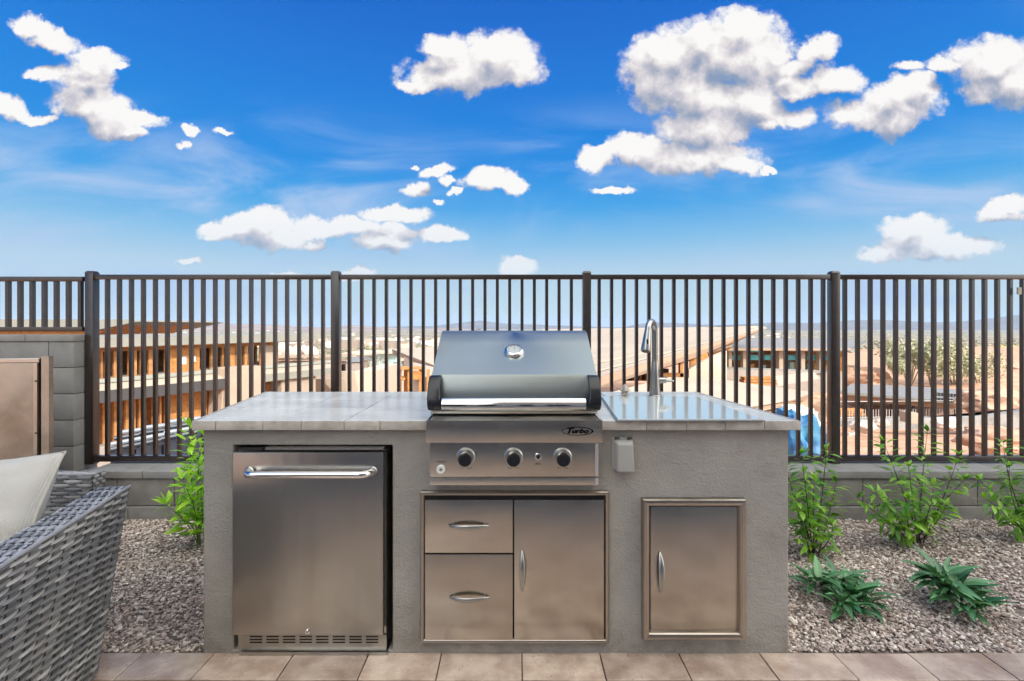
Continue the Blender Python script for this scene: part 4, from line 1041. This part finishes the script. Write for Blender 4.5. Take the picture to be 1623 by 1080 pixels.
# ------------------------------------------------------------------ neighbourhood
OSB = mat('osb_sheathing', (.38,.165,.05), .85, col2=(.56,.27,.09), vscale=6, bump=.2, bscale=30)
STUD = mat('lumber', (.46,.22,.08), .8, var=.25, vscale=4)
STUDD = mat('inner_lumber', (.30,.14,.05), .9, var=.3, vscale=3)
ROOFL = mat('pale_roof_membrane', (.42,.35,.28), .8, var=.08, vscale=.6)
FASC = mat('grey_fascia', (.26,.26,.23), .8, var=.06, vscale=1)
FASCB = mat('brown_fascia', (.38,.27,.20), .8, var=.08, vscale=1)
FASCD = mat('dark_fascia', (.06,.06,.065), .6)
STUC = mat('far_stucco', (.42,.34,.27), .9, var=.06, vscale=1.5, bump=.1)
STUCW = mat('white_stucco', (.52,.44,.36), .9, var=.05, vscale=1.5)
TURQ = mat('turquoise_wrap', (.10,.45,.52), .7, var=.1, vscale=2)
TEALW = mat('pale_turquoise_wrap', (.42,.62,.62), .7, var=.1, vscale=2)
SHING = mat('grey_shingle', (.20,.20,.21), .8, var=.15, vscale=3)
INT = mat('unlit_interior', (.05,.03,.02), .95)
CONC = mat('concrete', (.34,.30,.27), .9, var=.08, vscale=1)
S_ = Vector((-19.8, 22, 0)); U_ = Vector((5.8, 12, 0)).normalized(); N_ = Vector((U_.y, -U_.x, 0))
def Hh(t, o_, z_): p = S_+U_*t+N_*o_; return (p.x, p.y, z_)
def tpx(px): k = (px-CX)/F_PX; return (S_.x-S_.y*k)/(U_.y*k-U_.x)
def hbox(nm, t0, t1, o0, o1, z0, z1, m, par, dz=0.0):
    return hexa(nm, [Hh(t0,o0,z0),Hh(t1,o0,z0),Hh(t1,o1,z0-dz),Hh(t0,o1,z0-dz)], [Hh(t0,o0,z1),Hh(t1,o0,z1),Hh(t1,o1,z1-dz),Hh(t0,o1,z1-dz)], m, par)
H1 = empty('house_under_construction', Hh(6, -2, -4.5), 'two-storey house being framed in orange wood, flat grey roof, on the left', 'house')
hbox('upper_roof', -6, 12.6, -7, .9, .36, .80, FASC, H1)
slab('roof_tip', [Hh(12.6,.9,.80), Hh(13.9,.9,.79), Hh(13.9,-7,.79), Hh(12.6,-7,.80)], (0,0,-.03), FASC, H1)
slab('roof_tip', [Hh(12.601,.9,.77), Hh(13.9,.9,.75), Hh(12.601,.9,.36)], N_*-7.9, FASC, H1)
hbox('roof_soffit', -6, 12.0, -6.5, .3, .29, .357, OSB, H1)
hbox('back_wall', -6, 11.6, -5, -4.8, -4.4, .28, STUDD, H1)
hbox('upper_floor_slab', -6, 11.7, -4.7, .2, -1.35, -1.13, CONC, H1)
hbox('lean_to_roof', -6, 14.0, .21, 1.7, -1.36, -1.14, ROOFL, H1, .36)
hbox('roof_batten', -6, 14.0, .8, .9, -1.12, -1.07, FASC, H1, .15)
hbox('dark_fascia', -6, 6.6, 1.71, 1.78, -2.05, -1.52, FASCD, H1)
hbox('grey_fascia', 8.0, 14.0, 1.71, 1.78, -1.95, -1.52, FASC, H1)
for px, w in ((160,3),(166,3),(181,5),(189,3),(204,5),(213,4),(222,3),(236,6),(246,4),(262,5),(334,3),(352,3),(365,5),(373,3),(388,4),(395,4),(413,5),(438,3)):
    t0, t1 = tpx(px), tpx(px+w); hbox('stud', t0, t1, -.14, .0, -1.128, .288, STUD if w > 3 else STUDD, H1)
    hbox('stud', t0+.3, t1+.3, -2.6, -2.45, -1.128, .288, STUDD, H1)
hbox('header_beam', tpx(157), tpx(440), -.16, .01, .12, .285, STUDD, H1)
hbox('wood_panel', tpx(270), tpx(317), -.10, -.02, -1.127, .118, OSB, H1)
hbox('wood_panel', tpx(366), tpx(384), -.10, -.03, -1.127, .118, OSB, H1)
hbox('stucco_panel', tpx(419), tpx(436), -.10, .03, -1.127, .118, STUC, H1)
PAPER = mat('paper_sheet', (.72,.74,.78), .8)
hbox('notice_sheet', tpx(287), tpx(295.5), -.018, -.008, -.72, -.30, PAPER, H1); hbox('notice_sheet', tpx(305.5), tpx(310.5), -.018, -.008, -.62, -.30, PAPER, H1)
# lower storey
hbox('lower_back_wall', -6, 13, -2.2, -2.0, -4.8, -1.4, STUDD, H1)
for px, w in ((158,3),(175,4),(193,6),(206,3),(214,6),(222,3),(236,8),(247,3),(256,5),(264,4),(386,4),(393,4),(416,4)):
    hbox('stud', tpx(px), tpx(px+w), .2, .34, -4.8, -1.75, STUD, H1)
hbox('wood_panel', tpx(268), tpx(323), .22, .30, -4.8, -1.76, OSB, H1)
hbox('stucco_pillar', tpx(326), tpx(382), .4, 1.95, -4.8, -.98, STUC, H1)
hexa('stucco_brace', [Hh(tpx(318),.5,-4.8),Hh(tpx(325.5),.5,-4.8),Hh(tpx(325.5),1.6,-4.8),Hh(tpx(318),1.6,-4.8)], [Hh(tpx(324.5),.5,-1.8),Hh(tpx(325.5),.5,-1.8),Hh(tpx(325.5),1.6,-1.8),Hh(tpx(324.5),1.6,-1.8)], STUC, H1)
hbox('stucco_wall', tpx(420), tpx(475), .4, 1.5, -4.8, -1.96, STUC, H1)
hbox('floor_edge', -6, 6.5, .35, .9, -5.1, -4.15, CONC, H1)
# higher roof at far left
H2 = empty('grey_roofed_house', P(60, 560, 32), 'grey overhanging roof with orange soffit rising behind the tall block wall', 'house')
slab('roof', [P(-160,506,30),P(196,506.5,30),P(217,510,30),P(150,524,30),P(-160,527,30)], (0,9,0), FASC, H2)
slab('soffit', [P(-160,526,30.3),P(150,525,30.3),P(205,512,30.3),P(150,531,30.3),P(-160,534,30.3)], (0,7,0), OSB, H2)
hexa('wall', [P(-160,600,34),P(130,600,34),P(130,600,38),P(-160,600,38)], [P(-160,534,34),P(130,532,34),P(130,532,38),P(-160,534,38)], OSB, H2)
# materials pile
PILE = mat('blue_black_wrap', (.02,.03,.05), .35, var=.5, vscale=2, spec=.8); PILE2 = mat('pale_pipe', (.24,.27,.31), .4)
for k, (px, py, w) in enumerate(((188,702,34),(232,694,40),(276,684,40))):
    D_ = 15.5; o = empty('material_pile', P(px, py+16, D_), ('dark wrapped pile of building material nearest the first fence post' if k == 0 else 'dark wrapped pile of building material below the framed wall' if k == 1 else 'dark wrapped pile of building material behind the lime shrub'), 'material pile')
    for j in range(4):
        z0 = Z(py+12-6*j, D_); pts = [(X(px-w/2-3*j, D_), D_+.2*j, z0+.02*j), (X(px+w/2, D_), D_+.5+.2*j, z0+.12)]
        tube('wrapped_bundle', pts, .075, PILE if j % 2 == 0 else PILE2, o, 8)
    g0 = P(px, py+14, D_); box('base', g0.x-w/2/F_PX*D_, g0.x+w/2/F_PX*D_, D_+.1, D_+1.4, Z(py+60, D_), g0.z, PILE, o)
# beamed roof house between
H3 = empty('beamed_house', P(490,600,44), 'low pale roofed house with exposed brown beams, left of the second post', 'house')
hexa('roof', [P(430,568,42),P(566,566,42),P(566,566,50),P(430,568,50)], [P(430,563,42),P(562,561,42),P(562,561,50),P(430,563,50)], ROOFL, H3)
for k in range(3): pbox('beam', 434, 552-6*k, 569.5+3.6*k, 571.8+3.6*k, 42.2+.4*k, 42.6+.4*k, FASCB, H3)
for px in (446, 466, 484, 503, 521): pbox('column', px, px+4, 579, 590, 43, 43.5, STUC, H3)
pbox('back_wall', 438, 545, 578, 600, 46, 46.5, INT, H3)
pbox('base_wall', 430, 560, 590, 600, 40, 41, ROOFL, H3); pbox('terrace_wall', 455, 560, 601, 640, 36, 37, STUC, H3)
# pile of white rock
rk = empty('rock_pile', P(470,566,52), 'pile of pale boulders behind the flat grey roof tip', 'rock pile')
RKM = mat('pale_rock', (.55,.47,.42), .9, var=.15, vscale=.8)
for k in range(16):
    c = P(446+k*3.4+rnd.uniform(-3,3), 563-rnd.uniform(0,14)*(1-abs(k-7)/10), 52+rnd.uniform(-1,1)); s = rnd.uniform(.45,.9)
    np_mesh('boulder', IV*(1+npr.uniform(-.2,.2,(12,1)))*s+np.array(c), IF, RKM, parent=rk)
# mid white parapet and framed structure
H4 = empty('white_parapet_house', P(600,640,15), 'white stucco parapet house just beyond the fence, left of the grill', 'house')
slab('parapet', [P(545,592,15),P(560,590,15),P(571,640,15),P(552,640,15)], (0,.5,0), STUC, H4)
slab('wall', [P(561,589,15.1),P(598,587.5,15.1),P(598,650,15.1),P(572,650,15.1)], (0,3,0), STUCW, H4)
H5 = empty('framed_annex', P(635,640,18), 'small orange timber-framed annex with curved braces, left of the grill hood', 'house')
for px, w in ((598,4),(606,3),(618,3),(632,3),(646,3),(664,4),(676,4)): pbox('stud', px, px+w, 586, 650, 18, 18.15, STUD, H5)
pbox('top_plate', 596, 672, 582, 586, 17.9, 18.2, STUD, H5); pbox('top_plate', 600, 660, 597, 600, 18.2, 18.4, STUD, H5)
pbox('back_wall', 596, 700, 590, 650, 20.5, 20.7, STUCW, H5); pbox('wood_panel', 640, 650, 583, 650, 18.3, 18.4, OSB, H5); pbox('wood_panel', 653, 666, 588, 602, 17.95, 18.0, OSB, H5)
tube('brace', [P(612,618,17.9), P(620,606,17.9), P(633,600,17.9), P(642,602,17.9)], .045, STUD, H5, 6)
tube('brace', [P(604,614,17.9), P(606,600,17.9), P(613,590,17.9), P(616,588,17.9)], .05, STUD, H5, 6)
H6 = empty('sloped_roof_house', P(670,620,24), 'house with wide pale sloping roofs directly left of the grill hood', 'house')
slab('roof', [P(621,553.5,34),P(700,549,36),P(740,560,30),P(740,604,22),P(690,580,24)], (0,.2,-.35), ROOFL, H6)
slab('fascia', [P(621,554,33.9),P(690,581,23.9),P(690,588,23.9),P(632,563,33.9)], (0,.1,0), FASCB, H6)
slab('roof', [P(654,574,22),P(700,585,20),P(720,600,18),P(700,606,18),P(652,590,20)], (0,.2,-.25), ROOFL, H6)
slab('wall', [P(640,566,30),P(740,590,25),P(740,660,24),P(640,660,29)], (0,1,0), STUCW, H6)
pbox('window', 672, 684, 590, 600, 24.2, 24.5, STUD, H6)
# turquoise wrapped houses far
T1 = empty('wrapped_house', P(570,575,70), 'distant house in pale turquoise wrap just right of the second post', 'house', 'turquoise wrapped houses')
pbox('wall', 545, 590, 563, 580, 70, 76, TEALW, T1); pbox('roof', 542, 594, 560, 563.5, 69, 77, STUCW, T1)
slab('hip_roof', [P(541,575,60),P(556,567,62),P(572,574,60)], (0,5,0), SHING, T1); pbox('lower_wall', 541, 572, 575, 590, 60.2, 64, CONC, T1)
T2 = empty('wrapped_house', P(620,580,66), 'distant turquoise wrapped house with white roof, left of the sloped roofs', 'house', 'turquoise wrapped houses')
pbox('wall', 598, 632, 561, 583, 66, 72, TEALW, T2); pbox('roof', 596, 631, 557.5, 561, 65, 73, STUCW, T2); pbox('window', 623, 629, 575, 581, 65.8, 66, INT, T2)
slab('roof', [P(634,566,60),P(652,570,60),P(652,573,60),P(634,572,60)], (0,5,0), STUCW, T2); pbox('wall', 636, 652, 573, 585, 60.5, 64, CONC, T2)
for px in (640, 646): pbox('window', px, px+4, 575, 579, 60.2, 60.4, INT, T2)

# the big shed roof right of the grill
H7 = empty('shed_roof_house', P(1060,620,16), 'big house with pale shed roof rising to the right behind the faucet', 'house')
RA, RB, RC, RD = P(860,624,13.2), P(1215,519.5,22), P(1195,517.6,42), P(860,522,44)
slab('roof', [RA,RB,RC,RD], (0,0,-.05), ROOFL, H7)
slab('fascia', [RA+Vector((0,-.02,-.0)),RB+Vector((0,-.02,0)),RB+Vector((-.7,0,-.28)),P(1160,546,20.6),P(1100,568,18.2),RA+Vector((0,-.02,-.34))], (0,.15,0), FASCB, H7)
slab('fascia_trim', [P(860,637,13.25),P(1160,547,20.6),P(1160,549,20.6),P(860,641,13.25)], (0,.3,0), FASC, H7)
slab('soffit', [P(860,640,13.5),P(1160,549,20.8),P(1150,556,24),P(860,630,20)], (0,0,-.05), STUDD, H7)
for k in range(1, 9):
    t_ = (k/9)**1.5; a, b = RA.lerp(RD, t_), RB.lerp(RC, t_); tube('roof_seam', [a+Vector((0,0,.02)), b+Vector((0,0,.02))], .022, FASCB if k % 3 == 0 else ROOFL, H7, 6)
# walls beneath
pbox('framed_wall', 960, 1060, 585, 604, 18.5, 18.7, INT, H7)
for px in (962, 975, 990, 1003, 1014, 1024, 1036, 1048): pbox('stud', px, px+3.2, 588-(px-962)*.05, 604, 18.2, 18.35, STUDD, H7)
pbox('stud', 1078, 1083, 564, 600, 18.0, 18.2, STUD, H7); pbox('sill_beam', 1045, 1084, 592, 598, 18.0, 18.2, STUDD, H7)
pbox('wood_panel', 1094, 1122, 560, 604, 18.6, 18.7, OSB, H7); pbox('wood_panel', 1086, 1090, 566, 604, 18.4, 18.5, STUCW, H7)
slab('stucco_wall', [P(1092,604,18.3),P(1092,586,18.3),P(1105,578,18.3),P(1128,566,18.4),P(1152,556,18.6),P(1152,604,18.6)], (0,.25,0), STUCW, H7)
slab('lower_roof', [P(930,632,12),P(1060,598,16.5),P(1130,600,18),P(1290,622,17),P(1256,634,14.5),P(1160,650,12.5),P(960,680,10)], (0,0,-.04), ROOFL, H7)
slab('lower_fascia', [P(960,681,9.95),P(1160,651,12.4),P(1256,635,14.4),P(1290,622.5,16.9),P(1276,636,16.4),P(1250,643,14.2),P(1160,662,12.4),P(960,694,9.95)], (0,.1,0), FASCB, H7)
slab('lower_wall', [P(1000,690,10.6),P(1160,664,12.8),P(1240,648,14.4),P(1240,715,14.4),P(1000,760,10.6)], (0,.3,0), STUCW, H7)
# block retaining wall, turquoise house
rw = empty('retaining_wall', P(1220,612,24), 'grey block retaining wall between the pale roof and the turquoise house', 'wall')
slab('wall_face', [P(1150,586,24),P(1290,590,25),P(1300,600,25),P(1235,612,24),P(1150,604,24)], (0,.4,0), CONC, rw)
slab('coping', [P(1150,583,24.2),P(1302,588,25.2),P(1302,592,25.2),P(1150,586.5,24.2)], (0,.5,0), BLOCKL, rw)
T3 = empty('turquoise_house', P(1240,590,40), 'long low grey-roofed house with turquoise wrapped walls and cream posts', 'house')
slab('roof', [P(1120,552,40),P(1348,556,40),P(1372,540,46),P(1330,536,48),P(1150,535.5,48)], (0,0,-.12), SHING, T3)
slab('gable', [P(1345,557,40.5),P(1376,541,40.5),P(1376,544,40.5),P(1352,560,40.5)], (0,.5,0), FASC, T3)
pbox('fascia', 1120, 1350, 552.5, 556, 39.9, 40.1, FASCB, T3)
for a, b in ((1132,1164),(1168,1178),(1186,1206),(1212,1232),(1244,1270),(1280,1302),(1306,1322)): pbox('wrapped_panel', a, b, 563, 571, 41.5, 41.7, TURQ, T3)
pbox('wrapped_panel', 1132, 1204, 554, 558.5, 41.6, 41.8, TURQ, T3)
for px, w in ((1155,5),(1178,6),(1235,7),(1270,6),(1299,6),(1326,5)): pbox('post', px, px+w, 556, 592, 40.8, 41.3, STUC, T3)
pbox('back_wall', 1125, 1340, 556, 640, 44, 44.3, STUDD, T3); pbox('base_wall', 1125, 1340, 590, 640, 41, 43.5, CONC, T3)
for px, h in ((1190,6),(1208,4),(1252,9),(1258,8),(1264,7),(1280,5),(1290,4)): pbox('stored_material', px, px+6, 583-h, 590, 42.5, 43, STUD if px % 4 else TEALW, T3)
# tarp, concrete wing wall
tp = empty('tarp_pile', P(1262,712,9), 'blue and white tarp draped over a heap beyond the right end of the island', 'tarp')
def lump(name, c, sx_, sy_, sz_, m, par, seed):
    bm = bmesh.new(); bmesh.ops.create_icosphere(bm, subdivisions=4, radius=1)
    for v in bm.verts:
        n_ = mnoise.fractal(v.co*1.6+Vector((seed,0,0)), .8, 2, 4); v.co *= 1+.28*n_; v.co = Vector((v.co.x*sx_, v.co.y*sy_, v.co.z*sz_))+Vector(c)
    return from_bm(name, bm, m, par, True)
lump('blue_tarp', P(1262,700,9.2), .42, .5, .62, mat('blue_tarp', (.02,.09,.26), .5, col2=(.05,.24,.40), vscale=3), tp, 2)
lump('white_sheet', P(1262,664,9.5), .36, .4, .26, mat('white_sheet', (.75,.78,.80), .6), tp, 5)
ww = slab('wing_wall', [P(1291,660,10),P(1296,655,10),P(1318,690,9),P(1326,735,8.6),P(1291,735,10)], (.0,.2,0), CONC); tag(ww, 'sloping concrete wing wall between the blue tarp and the fourth post', 'wall')
# right: grey roofed pavilion and its fence
T4 = empty('grey_roof_pavilion', P(1440,650,34), 'long grey shingle pavilion with dark eaves in the dirt lot at right', 'pavilion')
slab('roof', [P(1330,621,33),P(1530,638,30),P(1562,620,36),P(1440,612,38),P(1350,608,38)], (0,0,-.1), SHING, T4)
slab('fascia', [P(1330,621.5,32.9),P(1530,638.5,29.9),P(1530,642,29.9),P(1330,625,32.9)], (0,.1,0), FASC, T4)
slab('eave_shade', [P(1340,626,33.4),P(1525,643,30.6),P(1525,650,30.6),P(1340,634,33.4)], (0,.3,0), FASCB, T4)
for px in (1370, 1412, 1447, 1514): pbox('post', px, px+2.2, 632, 662, 33, 33.1, FASCD, T4)
for r in range(2):
    for k in range(11): pbox('louvre', 1484+k*5, 1486.4+k*5, 622.5+8*r+k*.4, 628+8*r+k*.4, 30.0, 30.1, FASCD, T4)
pbox('back_wall', 1345, 1480, 636, 664, 37, 37.2, STUC, T4)
ffm = mat('pale_metal_pickets', (.55,.54,.52), .5)
ff = empty('far_picket_fence', P(1470,690,28), 'pale thin picket fence across the dirt lot at right', 'fence')
bm = bmesh.new()
for k in range(110):
    px = 1334+k*4.2; pz = 664-(px-1334)*.012; a = P(px, pz+12, 28); add_box(bm, a.x-.012, a.x+.012, 28, 28.03, a.z, a.z+.95)
stuff(from_bm('pickets', bm, ffm, ff))
for py in (637, 662): 
    a, b = P(1330,py,28), P(1800,py-4,28); tube('rail', [a, b], .02, ffm, ff, 6)
cw = empty('curb_wall', P(1470,680,24), 'long grey concrete curb wall curving across the dirt lot at right', 'wall')
slab('wall_face', [P(1328,668,24),P(1400,666,24),P(1480,664,24),P(1560,662,24),P(1640,650,24),P(1800,640,24),P(1800,668,24),P(1640,676,24),P(1560,684,24),P(1480,682,24),P(1400,680,24),P(1328,676,24)], (0,.5,0), mat('weathered_concrete', (.20,.20,.20), .9, col2=(.38,.37,.36), vscale=1.2), cw)
for k, (px, py, s) in enumerate(((1370,676,.55),(1395,671,.4),(1500,672,.6),(1352,690,.3))):
    b_ = lump('boulder', P(px, py, 22.5), s, s*.7, s*.5, RKM, None, k*3.3); tag(b_, ['biggest pale boulder left of the louvres in front of the curb wall', 'pale boulder right of the biggest one by the curb wall', 'pale boulder below the pavilion louvres', 'small pale boulder in the dirt below the curb wall'][k], 'boulder', 'boulders in the dirt lot')
us = pbox('utility_box', 1444, 1456, 655, 672, 20, 20.6, STUC, None, .01); tag(us, 'small beige utility box standing in the dirt before the curb wall', 'utility box')
DIRTM = mat('heaped_dirt', (.42,.25,.17), .95, col2=(.60,.41,.30), vscale=2, bump=.5, bscale=10)
for k, (px, py, D_, sx_, sz_) in enumerate(((1575,640,26,1.6,.8),(1355,600,46,3.2,1.3),(1600,595,60,5.0,1.6),(1585,700,12,.9,.35))):
    dm = lump('dirt_mound', P(px, py, D_), sx_, sx_*.7, sz_, DIRTM, None, 7+k*2.1); tag(dm, ['reddish dirt mound behind the curb wall near the right edge', 'dirt mound just right of the fourth post behind the pavilion', 'wide low dirt mound on the far rise near the right edge', 'small dirt heap just beyond the fence near the right edge'][k], 'dirt mound', 'dirt mounds in the lot')
for k, (px, py, D_, n_) in enumerate(((1585,664,25.5,4),(1350,655,29,3),(1205,607,22.5,3))):
    lt = empty('lumber_stack', P(px, py+4, D_), ['stack of orange lumber leaning by the curb wall at the right edge', 'stack of lumber beside the left end of the pavilion', 'low stack of lumber on the ground under the block retaining wall'][k], 'lumber stack', 'lumber stacks')
    for j in range(n_):
        a = P(px, py+4, D_); z0 = a.z+.13*j; box('board', a.x-.8+.05*j, a.x+.8+rnd.uniform(-.1,.1), D_+.02*j, D_+.5, z0, z0+.11, STUD if j % 2 else OSB, lt)
# yellow excavator far away: body, cab, arm
ex = empty('excavator', P(1590,556,120), 'tiny yellow excavator on the far dirt rise at right', 'excavator')
YEL = mat('yellow_paint', (.75,.50,.08), .5); pbox('body', 1584, 1593, 551, 556, 120, 122, YEL, ex); pbox('cab', 1587, 1590.5, 548, 551, 120, 122, YEL, ex)
tube('arm', [P(1593,552,120.5), P(1604,549,120.5), P(1611,553,120.5)], .35, YEL, ex, 6); pbox('track', 1584, 1594, 556, 558, 119.8, 122, FASCD, ex)

# desert trees: trunk, limbs, airy crown of small leaf faces
def desert_tree(px, py_base, py_top, dist, spread, label, seed, dens=900, bare=False, group='pale green desert trees'):
    rs = np.random.RandomState(seed); base = P(px, py_base, dist); H = (py_base-py_top)/F_PX*dist; root = empty('desert_tree', base, label, 'tree', group)
    bm = bmesh.new(); tips = []
    for k in range(9):
        a = rs.uniform(0, 6.28); rr_ = rs.uniform(.3, 1)*spread; t = base+Vector((math.cos(a)*rr_, math.sin(a)*rr_, H*rs.uniform(.55, .98)))
        m_ = base.lerp(t, .5)+Vector((0,0,.08*H)); add_tube(bm, [base+Vector((0,0,-.3)), m_, t], [.05*H/3, .03*H/3, .01*H/3], 5); tips += [t, m_.lerp(t, .5)]
        for q in range(4):
            t2 = t+Vector(rs.uniform(-.3,.3,3)*H*.6); add_tube(bm, [m_.lerp(t,.6), t2], [.012*H/3, .005*H/3], 4); tips.append(t2)
    from_bm('trunk', bm, mat('tree_bark', (.20,.17,.11), .9), root)
    n = dens; c = np.array([tips[i][:] for i in rs.randint(0, len(tips), n)])+rs.normal(0, H*.10, (n, 3))
    s = H*.022*rs.uniform(.6,1.4,(n,1)); u = rs.normal(size=(n,3)); u /= np.linalg.norm(u,axis=1)[:,None]; w = np.cross(u, rs.normal(size=(n,3))); w /= np.linalg.norm(w,axis=1)[:,None]
    V = np.stack([c-u*s*2, c+w*s, c+u*s*2, c-w*s], 1).reshape(-1, 3); Fq = np.arange(n*4).reshape(-1, 4)
    tone = np.array([(.42,.43,.27),(.50,.49,.34),(.32,.34,.20)] if not bare else [(.25,.2,.15),(.3,.25,.2),(.2,.16,.12)])[rs.randint(0,3,n)]
    np_mesh('crown', V, Fq, CROWN, np.repeat(tone, 4, 0), parent=root)
CROWN = attr_mat('dusty_foliage', .8)
dtl = ['leftmost pale green desert tree above the pavilion', 'tall wispy desert tree second from the left above the pavilion', 'broad desert tree above the middle of the pavilion roof', 'desert tree right of the broad one above the pavilion', 'low desert tree at the right end of the pavilion']
for k, (px, yb_, yt, sp) in enumerate(((1418,604,572,1.1),(1442,612,549,1.9),(1476,612,556,2.2),(1512,612,560,2.0),(1552,612,566,1.6))): desert_tree(px, yb_, yt, 42+k, sp, dtl[k], 20+k, 2200)
desert_tree(586, 592, 566, 45, 1.1, 'thin bare desert tree in front of the turquoise houses', 40, 260, True, 'thin bare desert trees')
desert_tree(603, 590, 568, 47, 1.0, 'second thin bare tree, nearer the turquoise wrapped wall', 41, 240, True, 'thin bare desert trees')

# far scrub and far houses, uncountable
def scatter_scrub(name, n, y0, y1, s0, m, pal, aspect=.7):
    u = npr.rand(n); yy = y0*(y1/y0)**u; xx = yy*npr.uniform(-1.25, 1.25, n); zz = terr(xx, yy); V = []; Fs = []; C = []
    s = s0*npr.uniform(.5,1.5,n)*(yy/y0)**.25
    for i in range(n):
        q = IV*(1+npr.uniform(-.3,.3,(12,1)))*s[i]*np.array([1,1,aspect])+np.array([xx[i],yy[i],zz[i]+s[i]*.2]); V.append(q); Fs.append(IF+12*i); C.append(np.tile(np.array(pal[npr.randint(len(pal))])*npr.uniform(.7,1.3),(12,1)))
    return stuff(np_mesh(name, np.vstack(V), np.vstack(Fs), m, np.vstack(C)))
sb = scatter_scrub('desert_scrub', 6500, 190, 4200, 1.1, CROWN, [(.20,.19,.11),(.26,.23,.15),(.30,.25,.18)]); sb['label'] = 'dry scrub over the valley floor'
def far_houses(n):
    bm_v = []; bm_f = []; C = []
    u = npr.rand(n); yy = 260*(3600/260)**u; xx = yy*npr.uniform(-.75, .6, n); zz = terr(xx, yy)
    for i in range(n):
        w, d_, h = npr.uniform(6,18), npr.uniform(6,12), npr.uniform(2.5,5); c = np.array([xx[i], yy[i], zz[i]]); 
        q = np.array([(-w,-d_,-1),(w,-d_,-1),(w,d_,-1),(-w,d_,-1),(-w,-d_,h),(w,-d_,h),(w,d_,h),(-w,d_,h)])/np.array([2,2,1])+c
        bm_v.append(q); bm_f.append(np.array([(3,2,1,0),(4,5,6,7),(0,1,5,4),(1,2,6,5),(2,3,7,6),(3,0,4,7)])+8*i); C.append(np.tile(np.array([(.55,.48,.40),(.7,.65,.6),(.42,.34,.28),(.3,.24,.2)][npr.randint(4)]),(8,1)))
    return stuff(np_mesh('distant_houses', np.vstack(bm_v), np.vstack(bm_f), attr_mat('far_house_paint', .9), np.vstack(C)))
dh = far_houses(420); dh['label'] = 'specks of houses over the valley'

# ------------------------------------------------------------------ haze
hz_m = bpy.data.materials.new('haze'); hz_m.use_nodes = True; t = hz_m.node_tree; t.nodes.clear()
pv = t.nodes.new('ShaderNodeVolumePrincipled'); pv.inputs['Color'].default_value = (.54,.73,1.0,1); pv.inputs['Density'].default_value = 0.8e-4; pv.inputs['Anisotropy'].default_value = 0.0
ou = t.nodes.new('ShaderNodeOutputMaterial'); t.links.new(pv.outputs[0], ou.inputs['Volume'])
stuff(box('haze', -17000, 17000, -1200, 16500, -80, 190, hz_m))
